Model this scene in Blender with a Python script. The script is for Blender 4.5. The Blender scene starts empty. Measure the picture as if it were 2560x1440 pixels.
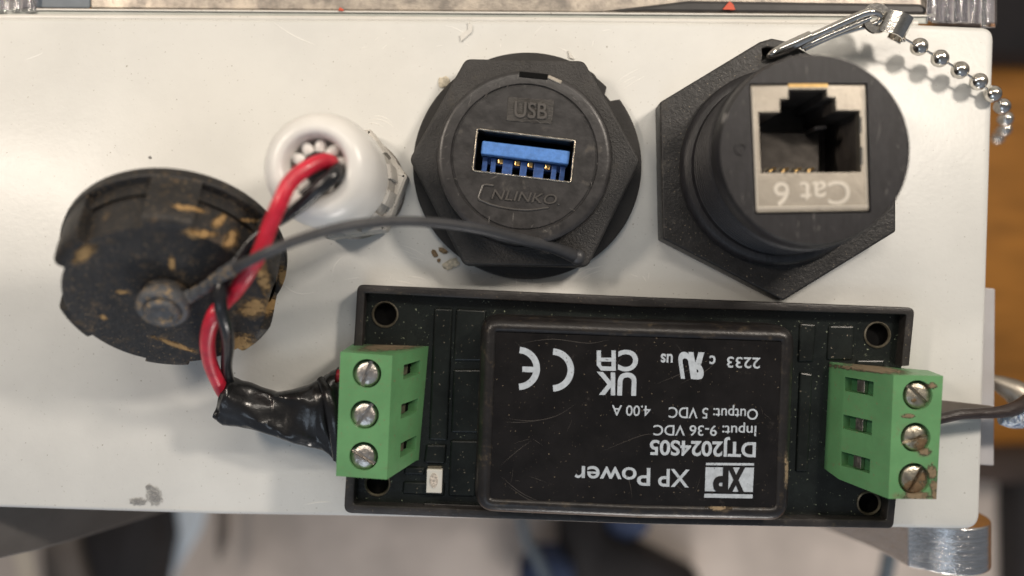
import bpy, math, random
from mathutils import Vector, Matrix, noise
random.seed(7)
S = 0.001            # one photograph pixel on the box's face = 0.001 units
D = 2200.0           # camera distance from the face, in the same pixels
sc = bpy.context.scene
C = sc.collection
R = math.radians

# ---------------- camera, world, lamps, exposure ----------------
cd = bpy.data.cameras.new('camera'); cam = bpy.data.objects.new('camera', cd); C.objects.link(cam)
cam.location = (0, 0, D*S); cd.sensor_width = 36; cd.lens = 36*D/2560
cd.clip_start = 0.01; cd.clip_end = 100
cd.dof.use_dof = True; cd.dof.focus_distance = (D-95)*S; cd.dof.aperture_fstop = 0.44
sc.camera = cam
wd = bpy.data.worlds.new('World'); sc.world = wd; wd.use_nodes = True
nt = wd.node_tree; nt.nodes.clear()
wo = nt.nodes.new('ShaderNodeOutputWorld'); bg = nt.nodes.new('ShaderNodeBackground')
tc = nt.nodes.new('ShaderNodeTexCoord'); sx = nt.nodes.new('ShaderNodeSeparateXYZ'); cr = nt.nodes.new('ShaderNodeValToRGB')
nt.links.new(tc.outputs['Generated'], sx.inputs[0]); 
mr = nt.nodes.new('ShaderNodeMapRange'); mr.inputs[1].default_value = -1; mr.inputs[2].default_value = 1
nt.links.new(sx.outputs[1], mr.inputs[0]); nt.links.new(mr.outputs[0], cr.inputs[0])
e = cr.color_ramp.elements
e[0].position = 0.0; e[0].color = (0.42, 0.48, 0.58, 1); e[1].position = 1.0; e[1].color = (0.75, 0.68, 0.58, 1)
k = cr.color_ramp.elements.new(0.5); k.color = (0.16, 0.155, 0.15, 1)
nt.links.new(cr.outputs[0], bg.inputs[0]); bg.inputs[1].default_value = 0.62
nt.links.new(bg.outputs[0], wo.inputs[0])

def area(name, loc, target, size, power, col):
    l = bpy.data.lights.new(name, 'AREA'); l.shape = 'RECTANGLE'; l.size = size[0]*S; l.size_y = size[1]*S
    l.energy = power; l.color = col
    o = bpy.data.objects.new(name, l); C.objects.link(o)
    o.location = Vector(loc)*S
    o.rotation_euler = (Vector(target)-Vector(loc)).to_track_quat('-Z', 'Y').to_euler()
    return o
area('ceiling_light_warm', (-2700, 1600, 3000), (-300, 0, 0), (800, 350), 66, (1.0, 0.87, 0.735))
area('ceiling_light_right', (2700, 2000, 3200), (300, 0, 0), (700, 350), 108, (1.0, 0.89, 0.77))
area('ceiling_light_long', (100, 2500, 3900), (0, 0, 0), (3200, 260), 52, (1.0, 0.91, 0.80))
area('window_light', (-1200, -3400, 4000), (0, -200, 0), (2200, 1500), 26, (0.72, 0.85, 1.0))
area('mat_fill_light', (1100, -5400, -500), (400, -1400, -2600), (1800, 1000), 130, (1.0, 0.93, 0.86))  # added fill, no lamp seen there; brightens the mat beneath the box
sc.view_settings.view_transform = 'Standard'; sc.view_settings.look = 'None'
sc.view_settings.exposure = 0.0; sc.view_settings.gamma = 1.0; sc.view_settings.use_curve_mapping = False

# ---------------- materials ----------------
class NT:
    def __init__(s, name):
        m = bpy.data.materials.new(name); m.use_nodes = True; s.m = m; s.t = m.node_tree; s.t.nodes.clear()
        s.out = s.n('ShaderNodeOutputMaterial'); s.b = s.n('ShaderNodeBsdfPrincipled')
        s.l(s.b.outputs[0], s.out.inputs[0])
        g = s.n('ShaderNodeNewGeometry'); v = s.n('ShaderNodeVectorMath'); v.operation = 'SCALE'; v.inputs[3].default_value = 1/S
        s.l(g.outputs['Position'], v.inputs[0]); s.pos = v.outputs[0]     # position in photograph pixels
    def n(s, t): return s.t.nodes.new(t)
    def l(s, a, b): s.t.links.new(a, b)
    def noise(s, px, detail=4, rough=0.55, stretch=None, dist=0):
        x = s.n('ShaderNodeTexNoise'); x.inputs['Scale'].default_value = 1.0/px; x.inputs['Detail'].default_value = detail
        x.inputs['Roughness'].default_value = rough; x.inputs['Distortion'].default_value = dist
        src = s.pos
        if stretch:
            mp = s.n('ShaderNodeMapping'); mp.inputs['Scale'].default_value = stretch[:3]
            if len(stretch) > 3: mp.inputs['Rotation'].default_value = (0, 0, stretch[3])
            s.l(src, mp.inputs[0]); src = mp.outputs[0]
        s.l(src, x.inputs['Vector']); return x.outputs[0]
    def math(s, op, a, b=None, c=None, clamp=False):
        x = s.n('ShaderNodeMath'); x.operation = op; x.use_clamp = clamp
        for i, q in enumerate((a, b, c)):
            if q is None: continue
            if isinstance(q, (int, float)): x.inputs[i].default_value = q
            else: s.l(q, x.inputs[i])
        return x.outputs[0]
    def ramp(s, f, a, b, lo=0.0, hi=1.0):
        x = s.n('ShaderNodeMapRange'); x.interpolation_type = 'SMOOTHSTEP'
        x.inputs[1].default_value = a; x.inputs[2].default_value = b; x.inputs[3].default_value = lo; x.inputs[4].default_value = hi
        s.l(f, x.inputs[0]); return x.outputs[0]
    def mix(s, f, a, b):
        x = s.n('ShaderNodeMix'); x.data_type = 'RGBA'
        if isinstance(f, (int, float)): x.inputs[0].default_value = f
        else: s.l(f, x.inputs[0])
        for i, q in ((6, a), (7, b)):
            if isinstance(q, tuple): x.inputs[i].default_value = (*q[:3], 1)
            else: s.l(q, x.inputs[i])
        return x.outputs[2]
    def spot(s, cx, cy, rx, ry, rot=0):
        mp = s.n('ShaderNodeMapping'); mp.vector_type = 'TEXTURE'
        mp.inputs['Location'].default_value = (cx, cy, 0); mp.inputs['Rotation'].default_value = (0, 0, rot); mp.inputs['Scale'].default_value = (rx, ry, 1)
        s.l(s.pos, mp.inputs[0]); sp = s.n('ShaderNodeSeparateXYZ'); s.l(mp.outputs[0], sp.inputs[0])
        d = s.math('ADD', s.math('MULTIPLY', sp.outputs[0], sp.outputs[0]), s.math('MULTIPLY', sp.outputs[1], sp.outputs[1]))
        return s.math('SUBTRACT', 1.0, d, clamp=True)

def make(name, col, rough=0.5, metal=0.0, var=0.15, vpx=60, bump=0.0, bpx=4, rvar=0.1, spec=0.5, dust=None, dustcol=(0.30, 0.25, 0.18),
         spots=None, spotcol=(0.34, 0.22, 0.10), speck=None, speckcol=(0.05, 0.045, 0.04), stretch=None, coat=0, col2=None, alpha=None, trans=0, sss=0, lines=None):
    q = NT(name); b = q.b
    n1 = q.noise(vpx, 5, 0.6, stretch)
    c = q.mix(q.ramp(n1, 0.3, 0.7), tuple(x*(1-var) for x in col), tuple(min(1, x*(1+var)) for x in col) if not col2 else col2)
    r = q.math('ADD', rough-rvar/2, q.math('MULTIPLY', q.noise(vpx*0.4, 4, 0.6, stretch), rvar), clamp=True)
    if dust:                                   # (amount 0..1, feature px)
        dn = q.noise(dust[1], 9, 0.72); th = 0.72-dust[0]*0.4
        f = q.ramp(dn, th, th+0.13)
        c = q.mix(f, c, dustcol); r = q.math('ADD', r, q.math('MULTIPLY', f, 0.35), clamp=True)
    if speck:                                  # tiny marks (density, px)
        f = q.ramp(q.noise(speck[1], 3, 0.5), 0.80-speck[0]*0.3, 0.84-speck[0]*0.3)
        c = q.mix(f, c, speckcol)
    if spots:
        tot = None
        for sp in spots:
            v = q.spot(*sp); tot = v if tot is None else q.math('MAXIMUM', tot, v)
        nn = q.noise(16, 8, 0.7)
        f = q.ramp(q.math('ADD', q.math('MULTIPLY', tot, 0.36), q.math('ADD', q.math('MULTIPLY', nn, 0.6), q.math('MULTIPLY', q.noise(5, 3, 0.6), 0.4))), 0.68, 0.79)
        halo = q.ramp(q.math('ADD', q.math('MULTIPLY', tot, 0.25), q.noise(26, 8, 0.75)), 0.52, 0.80, 0.0, 0.45)
        if name != 'ivory_plastic': c = q.mix(halo, c, spotcol)
        else: f = q.math('MULTIPLY', q.ramp(q.math('ADD', q.math('MULTIPLY', tot, 0.48), q.noise(7, 6, 0.75)), 0.66, 1.08), 0.62)
        c = q.mix(f, c, q.mix(q.noise(9, 5, 0.6), tuple(x*0.6 for x in spotcol), tuple(x*1.5 for x in spotcol)))
        r = q.math('ADD', r, q.math('MULTIPLY', f, 0.5), clamp=True)
        sf = f
    q.l(c, b.inputs['Base Color']); q.l(r, b.inputs['Roughness'])
    b.inputs['Metallic'].default_value = metal; b.inputs['Specular IOR Level'].default_value = spec
    if coat: b.inputs['Coat Weight'].default_value = coat; b.inputs['Coat Roughness'].default_value = 0.08
    if trans: b.inputs['Transmission Weight'].default_value = trans
    if sss: b.inputs['Subsurface Weight'].default_value = sss; b.inputs['Subsurface Scale'].default_value = 0.01; 
    h = None
    if bump: h = q.math('MULTIPLY', q.noise(bpx, 4, 0.6, stretch), bump)
    if lines:                                  # (angle, period px, height)
        wv = q.n('ShaderNodeTexWave'); wv.inputs['Scale'].default_value = 1.0/lines[1]*0.314*10/10; wv.inputs['Distortion'].default_value = 1.5; wv.inputs['Detail'].default_value = 2
        mp = q.n('ShaderNodeMapping'); mp.inputs['Rotation'].default_value = (0, 0, lines[0]); q.l(q.pos, mp.inputs[0]); q.l(mp.outputs[0], wv.inputs[0])
        hh = q.math('MULTIPLY', wv.outputs[1], lines[2]); h = hh if h is None else q.math('ADD', h, hh)
    if spots: h = q.math('MULTIPLY', sf, 6.0) if h is None else q.math('ADD', h, q.math('MULTIPLY', sf, 6.0))
    if h is not None:
        bp = q.n('ShaderNodeBump'); bp.inputs['Distance'].default_value = S; bp.inputs['Strength'].default_value = 1.0
        q.l(h, bp.inputs['Height']); q.l(bp.outputs[0], b.inputs['Normal'])
    return q.m

def W(u, v, z=0.0):
    k = (D-z)/D
    return Vector(((u-1280)*k, (720-v)*k, z))
def SP(u, v, z, rx, ry, rot=0): p = W(u, v, z); return (p.x, p.y, rx, ry, rot)

MT = {}
MT['shell'] = make('ivory_plastic', (0.70, 0.70, 0.67), 0.36, var=0.05, vpx=300, bump=0.5, bpx=14, rvar=0.12, speck=(0.345, 6), speckcol=(0.25, 0.22, 0.17), sss=0.0,
    spots=[SP(386, 1240, 0, 26, 34, 0.4), SP(346, 1254, 0, 32, 14, 0), SP(374, 1219, 0, 14, 12), SP(375, 394, 0, 6, 6)], spotcol=(0.10, 0.09, 0.10))
MT['shell_plain'] = make('ivory_plastic_rim', (0.72, 0.70, 0.65), 0.30, var=0.05, vpx=150, bump=0.6, bpx=12, speck=(0.42, 6), speckcol=(0.35, 0.32, 0.27))
MT['groove'] = make('seal_grey', (0.42, 0.44, 0.41), 0.45, var=0.08)
MT['panel'] = make('brushed_panel', (0.30, 0.27, 0.24), 0.42, metal=0.5, var=0.35, vpx=60, bump=1.2, bpx=10, col2=(0.50, 0.44, 0.37), dust=(0.34, 30), dustcol=(0.16, 0.14, 0.13))
MT['reflection_dark'] = make('dark_reflection', (0.035, 0.033, 0.033), 0.5)
MT['lilac'] = make('lid_back_grey', (0.30, 0.29, 0.33), 0.4, var=0.3, vpx=30, stretch=(3, 0.3, 1), col2=(0.55, 0.52, 0.5))
MT['black'] = make('black_nylon', (0.026, 0.024, 0.024), 0.46, var=0.25, vpx=50, bump=0.9, bpx=5, rvar=0.22, dust=(0.32, 60), dustcol=(0.060, 0.054, 0.048), speck=(0.40, 5), speckcol=(0.20, 0.17, 0.13))
MT['nut'] = make('black_nylon_grainy', (0.032, 0.030, 0.029), 0.50, var=0.20, vpx=70, bump=2.2, bpx=5, rvar=0.15, dust=(0.35, 80), dustcol=(0.075, 0.068, 0.060))
MT['black_smooth'] = make('black_plastic_face', (0.034, 0.032, 0.032), 0.36, var=0.3, vpx=34, bump=0.8, bpx=22, rvar=0.28, dust=(0.34, 50), dustcol=(0.075, 0.066, 0.056))
MT['letter'] = make('embossed_lit_grey', (0.085, 0.078, 0.072), 0.32, var=0.1)  # same black plastic; light on the raised strokes put into a paler grey
MT['striped'] = make('striped_label_plastic', (0.10, 0.093, 0.085), 0.33, var=0.25, lines=(R(87), 3.2, 2.2))
MT['rubber'] = make('black_rubber', (0.022, 0.020, 0.019), 0.62, var=0.2, bump=1.0, bpx=6, dust=(0.30, 40), dustcol=(0.07, 0.06, 0.05))
MT['coupler'] = make('dark_brushed_plastic', (0.019, 0.018, 0.020), 0.42, spec=0.4, var=0.25, vpx=16, stretch=(2.2, 0.35, 1), bump=1.0, bpx=5, rvar=0.2, dust=(0.24, 70), dustcol=(0.07, 0.065, 0.06))
MT['flange'] = make('dusty_black_plastic', (0.018, 0.017, 0.017), 0.46, var=0.3, vpx=40, bump=1.4, bpx=9, rvar=0.25, dust=(0.36, 45), dustcol=(0.075, 0.068, 0.060), speck=(0.46, 5), speckcol=(0.22, 0.18, 0.13))
MT['well'] = make('grey_black_insert', (0.075, 0.068, 0.062), 0.32, var=0.2, vpx=30)
MT['cavity'] = make('dark_cavity', (0.060, 0.053, 0.048), 0.35, var=0.3)
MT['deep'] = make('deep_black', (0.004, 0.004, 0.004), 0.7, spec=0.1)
MT['shield'] = make('nickel_shield', (0.38, 0.345, 0.295), 0.42, metal=0.85, var=0.1, vpx=60, bump=0.5, bpx=8, rvar=0.15, dust=(0.22, 60), dustcol=(0.30, 0.26, 0.20))
MT['etch'] = make('etched_letters', (0.62, 0.57, 0.49), 0.6, metal=0.0, var=0.08)
MT['gold'] = make('gold_contact', (0.75, 0.50, 0.20), 0.32, metal=0.9, var=0.15, vpx=10)
MT['chrome'] = make('nickel_steel', (0.74, 0.72, 0.68), 0.13, metal=1.0, var=0.08, vpx=20, bump=0.25, bpx=7, rvar=0.1)
MT['bead_steel'] = make('worn_nickel_beads', (0.68, 0.65, 0.60), 0.17, metal=1.0, var=0.2, vpx=14, bump=0.5, bpx=9, rvar=0.15)
MT['steel'] = make('usb_shell_steel', (0.62, 0.56, 0.47), 0.25, metal=1.0, var=0.25, vpx=12, bump=0.8, bpx=4)
MT['screw'] = make('zinc_screw', (0.60, 0.56, 0.52), 0.32, metal=1.0, var=0.2, vpx=20, bump=2.2, bpx=16, rvar=0.25)
MT['screw_dirty'] = make('zinc_screw_muddy', (0.46, 0.42, 0.34), 0.34, metal=0.9, var=0.3, vpx=14, bump=2.4, bpx=14,
    spots=[SP(2300, 1110, 180, 30, 26), SP(2285, 1215, 180, 44, 30), SP(2300, 1190, 180, 20, 20), SP(2278, 1000, 180, 8, 8)], spotcol=(0.26, 0.18, 0.11), dust=(0.4, 14), dustcol=(0.10, 0.08, 0.05))
MT['blue'] = make('blue_plastic', (0.09, 0.24, 0.62), 0.40, var=0.15, vpx=12, bump=0.5, bpx=3)
MT['blue_dark'] = make('blue_plastic_inner', (0.022, 0.075, 0.26), 0.45, var=0.25, vpx=10)
MT['green'] = make('green_terminal_plastic', (0.12, 0.295, 0.125), 0.40, var=0.08, vpx=80, bump=0.5, bpx=12, rvar=0.15, dust=(0.24, 26), dustcol=(0.13, 0.19, 0.09),
    spots=[SP(2290, 1240, 200, 60, 16), SP(2330, 1180, 200, 18, 22), SP(2310, 1130, 200, 22, 16), SP(2270, 1040, 200, 22, 8), SP(2340, 1225, 200, 20, 40), SP(2200, 925, 150, 130, 9), SP(2330, 965, 200, 20, 12), SP(970, 870, 120, 110, 8)], spotcol=(0.20, 0.15, 0.09), speck=(0.44, 8), speckcol=(0.2, 0.2, 0.1))
MT['gland'] = make('white_nylon', (0.76, 0.745, 0.71), 0.30, var=0.04, vpx=90, bump=0.4, bpx=18)
MT['gland_ribbed'] = make('grey_white_nylon', (0.52, 0.495, 0.45), 0.45, var=0.12, vpx=50, bump=1.5, bpx=12, speck=(0.5, 8), speckcol=(0.2, 0.18, 0.15))
MT['red'] = make('red_silicone', (0.56, 0.018, 0.042), 0.34, var=0.2, vpx=40, bump=0.8, bpx=14, rvar=0.25, coat=0.15, speck=(0.42, 6), speckcol=(0.16, 0.02, 0.02))
MT['wire_black'] = make('black_insulation', (0.016, 0.016, 0.018), 0.25, var=0.2, vpx=30, bump=0.5, bpx=16)
MT['wire_brown'] = make('brown_black_insulation', (0.035, 0.026, 0.024), 0.36, var=0.3, vpx=16, bump=1.5, bpx=8, stretch=(0.4, 2, 1))
MT['tape'] = make('black_vinyl_tape', (0.012, 0.012, 0.013), 0.24, var=0.2, vpx=60, bump=2.5, bpx=60, rvar=0.18)
MT['tether'] = make('grey_black_rubber', (0.045, 0.046, 0.050), 0.42, var=0.15, vpx=50, bump=0.5, bpx=10)
MT['tether_dirty'] = make('muddy_rubber', (0.075, 0.080, 0.088), 0.60, var=0.2, vpx=20, bump=2, bpx=8, dust=(0.55, 16), dustcol=(0.32, 0.23, 0.13))
capspots = [SP(272, 640, 300, 46, 16, R(32)), SP(480, 523, 380, 38, 9, R(-8)), SP(540, 550, 380, 12, 26, R(-15)), SP(585, 600, 340, 15, 34), SP(610, 548, 330, 20, 8),
    SP(452, 660, 320, 10, 24, R(-20)), SP(640, 770, 240, 55, 30, R(15)), SP(600, 860, 170, 60, 34, R(20)), SP(680, 700, 240, 18, 60), SP(450, 860, 170, 60, 10, R(-25)),
    SP(168, 645, 200, 12, 16), SP(385, 770, 300, 24, 10, R(30)), SP(285, 792, 230, 12, 9), SP(560, 700, 300, 30, 12), SP(525, 590, 340, 40, 14), SP(330, 730, 280, 22, 7)]
MT['cap'] = make('muddy_black_cap', (0.014, 0.013, 0.013), 0.52, var=0.3, vpx=30, bump=2.0, bpx=12, rvar=0.2, dust=(0.42, 34), dustcol=(0.055, 0.045, 0.034), spots=capspots, spotcol=(0.36, 0.23, 0.10), speck=(0.5, 5), speckcol=(0.22, 0.16, 0.09))
MT['tray'] = make('module_tray_plastic', (0.030, 0.027, 0.026), 0.40, var=0.25, vpx=60, bump=1.2, bpx=9, rvar=0.25, dust=(0.30, 50), dustcol=(0.085, 0.070, 0.050), speck=(0.38, 5), speckcol=(0.20, 0.16, 0.11))
MT['board'] = make('black_solder_mask', (0.011, 0.014, 0.013), 0.22, var=0.3, vpx=60, bump=0.7, bpx=10, rvar=0.25, dust=(0.14, 60), dustcol=(0.05, 0.05, 0.042), speck=(0.37, 6), speckcol=(0.32, 0.36, 0.26))
MT['trace'] = make('raised_solder_mask', (0.012, 0.015, 0.014), 0.30, spec=0.35, var=0.3, vpx=60, rvar=0.1, speck=(0.38, 6), speckcol=(0.30, 0.26, 0.2))
MT['case'] = make('converter_case', (0.015, 0.0135, 0.0135), 0.33, var=0.25, vpx=60, bump=0.8, bpx=10, rvar=0.2, dust=(0.25, 50), dustcol=(0.07, 0.057, 0.040),
    spots=[SP(1800, 1270, 150, 40, 12), SP(1968, 1180, 150, 10, 60), SP(1600, 1300, 150, 12, 6)], spotcol=(0.24, 0.18, 0.11))
MT['face'] = make('converter_label_gloss', (0.009, 0.008, 0.008), 0.17, var=0.3, vpx=80, bump=0.5, bpx=26, rvar=0.25, dust=(0.30, 60), dustcol=(0.022, 0.018, 0.015), speck=(0.35, 6), speckcol=(0.16, 0.13, 0.09))
MT['pale_scuff'] = make('pale_scuff', (0.16, 0.15, 0.14), 0.5)
MT['scuff'] = make('dull_scuff', (0.050, 0.042, 0.034), 0.5)
MT['print'] = make('pale_ink', (0.45, 0.50, 0.55), 0.55, var=0.12, vpx=12, speck=(0.47, 5), speckcol=(0.10, 0.10, 0.10))
MT['ink_black'] = make('black_ink', (0.010, 0.009, 0.009), 0.4)
MT['led'] = make('led_package', (0.78, 0.75, 0.68), 0.4, var=0.05)
MT['led_lens'] = make('led_window', (0.66, 0.58, 0.50), 0.2, var=0.5, vpx=6, coat=0.6)
MT['brass'] = make('hole_rim_brass', (0.13, 0.115, 0.085), 0.45, metal=0.2, var=0.3, vpx=12)
MT['alu'] = make('brushed_aluminium', (0.72, 0.72, 0.72), 0.24, metal=1.0, var=0.10, vpx=8, stretch=(0.06, 1.2, 0.06), bump=1.6, bpx=4, rvar=0.15)
MT['alu_shaded'] = make('shaded_aluminium', (0.095, 0.088, 0.084), 0.55, metal=0.3, var=0.08, vpx=90, bump=0.4, bpx=10, speck=(0.40, 8))  # matching foot metal with its shade put into a dark base colour
MT['mark'] = make('scratch_white', (0.88, 0.87, 0.83), 0.3, var=0.05)
MT['flake'] = make('plastic_flake', (0.60, 0.54, 0.42), 0.5, var=0.25, vpx=8)
MT['crumb'] = make('brown_crumb', (0.25, 0.17, 0.09), 0.7, var=0.35, vpx=6)
MT['orange'] = make('orange_red_plastic', (0.62, 0.08, 0.03), 0.5, var=0.1)
MT['wood'] = make('varnished_wood', (0.38, 0.16, 0.028), 0.35, var=0.25, vpx=200, stretch=(0.35, 2.0, 1), bump=0.5, bpx=60)
MT['grey_mat'] = make('pinkish_grey_mat', (0.55, 0.485, 0.44), 0.8, var=0.25, vpx=700)
MT['pale_blue'] = make('pale_blue_sheet', (0.64, 0.72, 0.80), 0.5, var=0.1, vpx=300)
MT['pale_cream'] = make('cream_sheet', (0.55, 0.49, 0.41), 0.6, var=0.1, vpx=200)
MT['soft_black'] = make('matt_black_fabric', (0.010, 0.008, 0.009), 0.8, var=0.3, vpx=200)
MT['shade_brown'] = make('dark_brown_shade', (0.040, 0.026, 0.020), 0.8, var=0.3, vpx=200)
MT['soft_navy'] = make('navy_fabric', (0.035, 0.055, 0.12), 0.8, var=0.3, vpx=200)
MT['slate'] = make('slate_blue_plastic', (0.13, 0.16, 0.19), 0.5, var=0.1)
MT['cable_grey'] = make('grey_brown_cable', (0.13, 0.11, 0.095), 0.5, var=0.1)
MT['blue_glitter'] = make('blue_grey_foil', (0.10, 0.24, 0.50), 0.25, metal=0.7, var=0.6, vpx=8, bump=5, bpx=8, col2=(0.7, 0.75, 0.8))
MT['white_film'] = make('white_translucent_strip', (0.50, 0.485, 0.49), 0.35, var=0.04)
gl = NT('clear_polycarbonate'); gl.b.inputs['Base Color'].default_value = (0.93, 0.93, 0.97, 1); gl.b.inputs['Roughness'].default_value = 0.06
gl.b.inputs['Transmission Weight'].default_value = 1.0; gl.b.inputs['IOR'].default_value = 1.5
bpn = gl.n('ShaderNodeBump'); bpn.inputs['Distance'].default_value = S; gl.l(gl.math('MULTIPLY', gl.noise(18, 3, 0.5, (3, 0.4, 1)), 2.0), bpn.inputs['Height']); gl.l(bpn.outputs[0], gl.b.inputs['Normal'])
MT['clear'] = gl.m

# ---------------- building helpers (all in photograph pixels, y up) ----------------
def empty(name, label, cat, loc=(0, 0, 0), group=None):
    o = bpy.data.objects.new(name, None); C.objects.link(o); o.location = Vector(loc)*S
    o.empty_display_size = 0.02; tag(o, label, cat, group); return o
def tag(o, label, cat, group=None, kind=None):
    o['label'] = label; o['category'] = cat
    if group: o['group'] = group
    if kind: o['kind'] = kind
    return o
def world_loc(o):
    v = Vector((0, 0, 0))
    while o is not None: v = v + o.location; o = o.parent
    return v
class MB:
    def __init__(s): s.v = []; s.f = []
    def add(s, vs, fs):
        k = len(s.v); s.v += [Vector(p) for p in vs]; s.f += [tuple(i+k for i in f) for f in fs]; return s
    def mesh(s, name):
        me = bpy.data.meshes.new(name); me.from_pydata([tuple(p) for p in s.v], [], s.f); me.validate(); return me
    def rings(s, rr, cap0=True, cap1=True, close=False):
        n = len(rr[0]); vs = [p for r in rr for p in r]; fs = []
        m = len(rr)
        for i in range(m if close else m-1):
            a = i*n; b = ((i+1) % m)*n
            for j in range(n): fs.append((a+j, a+(j+1) % n, b+(j+1) % n, b+j))
        if not close:
            if cap0: fs.append(tuple(range(n-1, -1, -1)))
            if cap1: fs.append(tuple((m-1)*n+j for j in range(n)))
        return s.add(vs, fs)
    def box(s, c, d, rz=0):
        c = Vector(c); M = Matrix.Rotation(rz, 3, 'Z'); hx, hy, hz = d[0]/2, d[1]/2, d[2]/2
        vs = [c+M @ Vector((x*hx, y*hy, z*hz)) for z in (-1, 1) for x, y in ((-1, -1), (1, -1), (1, 1), (-1, 1))]
        return s.add(vs, [(3, 2, 1, 0), (4, 5, 6, 7), (0, 1, 5, 4), (1, 2, 6, 5), (2, 3, 7, 6), (3, 0, 4, 7)])
    def hexa(s, a, b):        # a, b: lower and upper quads
        return s.add(list(a)+list(b), [(3, 2, 1, 0), (4, 5, 6, 7), (0, 1, 5, 4), (1, 2, 6, 5), (2, 3, 7, 6), (3, 0, 4, 7)])
    def ball(s, c, r, n=16, sq=(1, 1, 1)):
        c = Vector(c); rr = []
        for i in range(1, n//2):
            a = math.pi*i/(n//2); rr.append([c+Vector((r*sq[0]*math.sin(a)*math.cos(2*math.pi*j/n), r*sq[1]*math.sin(a)*math.sin(2*math.pi*j/n), -r*sq[2]*math.cos(a))) for j in range(n)])
        return s.rings(rr)
    def build(s, name, mat, parent=None, smooth=35, bevel=0, seg=2, recalc=True):
        return finish(s.mesh(name), name, mat, parent, smooth, bevel, seg, recalc)
def finish(me, name, mat, parent=None, smooth=35, bevel=0, seg=2, recalc=True, px=True):
    import bmesh
    bm = bmesh.new(); bm.from_mesh(me)
    if recalc: bmesh.ops.recalc_face_normals(bm, faces=bm.faces)
    off = world_loc(parent) if parent else Vector((0, 0, 0))
    for v in bm.verts: v.co = v.co*S-off
    bm.to_mesh(me); bm.free()
    me.materials.clear(); me.materials.append(MT[mat] if isinstance(mat, str) else mat)
    if smooth:
        for p in me.polygons: p.use_smooth = True
        me.set_sharp_from_angle(angle=R(smooth))
    o = bpy.data.objects.new(name, me); C.objects.link(o); o.parent = parent
    if bevel:
        b = o.modifiers.new('bevel', 'BEVEL'); b.width = bevel*S; b.segments = seg; b.limit_method = 'ANGLE'; b.angle_limit = R(30); b.harden_normals = False
    return o
def top_thing(o, loc):     # move a one-mesh thing's origin to its base
    d = Vector(loc)*S
    for v in o.data.vertices: v.co -= d
    o.location = d; return o
def tmp(me):
    o = bpy.data.objects.new('tmp', me); C.objects.link(o); return o
def evalmesh(o):
    dg = bpy.context.evaluated_depsgraph_get(); dg.update()
    return bpy.data.meshes.new_from_object(o.evaluated_get(dg), depsgraph=dg)
def cut(me, cutters):      # boolean in pixel units
    o = tmp(me); cs = []
    for c in cutters:
        q = tmp(c); cs.append(q)
        m = o.modifiers.new('b', 'BOOLEAN'); m.operation = 'DIFFERENCE'; m.object = q; m.solver = 'EXACT'
    r = evalmesh(o)
    bpy.data.objects.remove(o)
    for q in cs: bpy.data.objects.remove(q)
    return r
def fixn(me):
    import bmesh
    bm = bmesh.new(); bm.from_mesh(me); bmesh.ops.recalc_face_normals(bm, faces=bm.faces); bm.to_mesh(me); bm.free(); return me
def rounded(pts, r, n=6):
    out = []; m = len(pts)
    for i in range(m):
        p0, p, p1 = Vector(pts[i-1]), Vector(pts[i]), Vector(pts[(i+1) % m])
        rr = r[i] if isinstance(r, (list, tuple)) else r
        a = (p0-p); b = (p1-p); la, lb = a.length, b.length; a.normalize(); b.normalize()
        ang = a.angle(b); t = min(rr/math.tan(ang/2), la*0.49, lb*0.49)
        if t < 0.5: out.append(p); continue
        s_, e_ = p+a*t, p+b*t
        for k in range(n+1):
            u = k/n; out.append((1-u)**2*s_+2*u*(1-u)*p+u*u*e_)
    return [Vector((q.x, q.y)) for q in out]
def arcpts(cx, cy, r, a0, a1, n, ry=None):
    return [(cx+r*math.cos(a0+(a1-a0)*i/n), cy+(ry or r)*math.sin(a0+(a1-a0)*i/n)) for i in range(n+1)]
def circle(cx, cy, r, n=96): return arcpts(cx, cy, r, 0, 2*math.pi*(n-1)/n, n-1)
def plate(outlines, z0, z1, bev=0):     # filled outline with holes, between two heights
    cu = bpy.data.curves.new('c', 'CURVE'); cu.dimensions = '2D'; cu.fill_mode = 'BOTH'
    for ol in outlines:
        sp = cu.splines.new('POLY'); sp.points.add(len(ol)-1)
        for i, p in enumerate(ol): sp.points[i].co = (p[0], p[1], 0, 1)
        sp.use_cyclic_u = True
    cu.extrude = (z1-z0)/2-bev; cu.bevel_depth = bev; cu.bevel_resolution = 2; cu.offset = -bev
    o = tmp(cu); me = evalmesh(o); bpy.data.objects.remove(o)
    for v in me.vertices: v.co.z += (z0+z1)/2
    return me
def inset(ol, d):
    n = len(ol); out = []
    area_ = sum(ol[i][0]*ol[(i+1) % n][1]-ol[(i+1) % n][0]*ol[i][1] for i in range(n)); sg = 1 if area_ > 0 else -1
    for i in range(n):
        a = (Vector(ol[i])-Vector(ol[i-1])); b = (Vector(ol[(i+1) % n])-Vector(ol[i]))
        if a.length < 1e-6: a = b
        if b.length < 1e-6: b = a
        a.normalize(); b.normalize()
        na = Vector((-a.y, a.x))*sg; nb = Vector((-b.y, b.x))*sg; m = na+nb
        if m.length < 1e-6: m = na
        m.normalize(); out.append(Vector(ol[i])+m*d/max(0.4, m.dot(na)))
    return out
def loft(ol, prof, cap0=True, cap1=True):   # prof: (inset, z)
    mb = MB(); mb.rings([[Vector((p.x, p.y, z)) for p in inset(ol, d)] for d, z in prof], cap0, cap1); return mb
def frame(o, n, xr=(1, 0, 0)):
    n = Vector(n).normalized(); x = Vector(xr); x = (x-n*x.dot(n)).normalized(); y = n.cross(x); o = Vector(o)
    return lambda a, b, c: o+x*a+y*b+n*c
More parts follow.
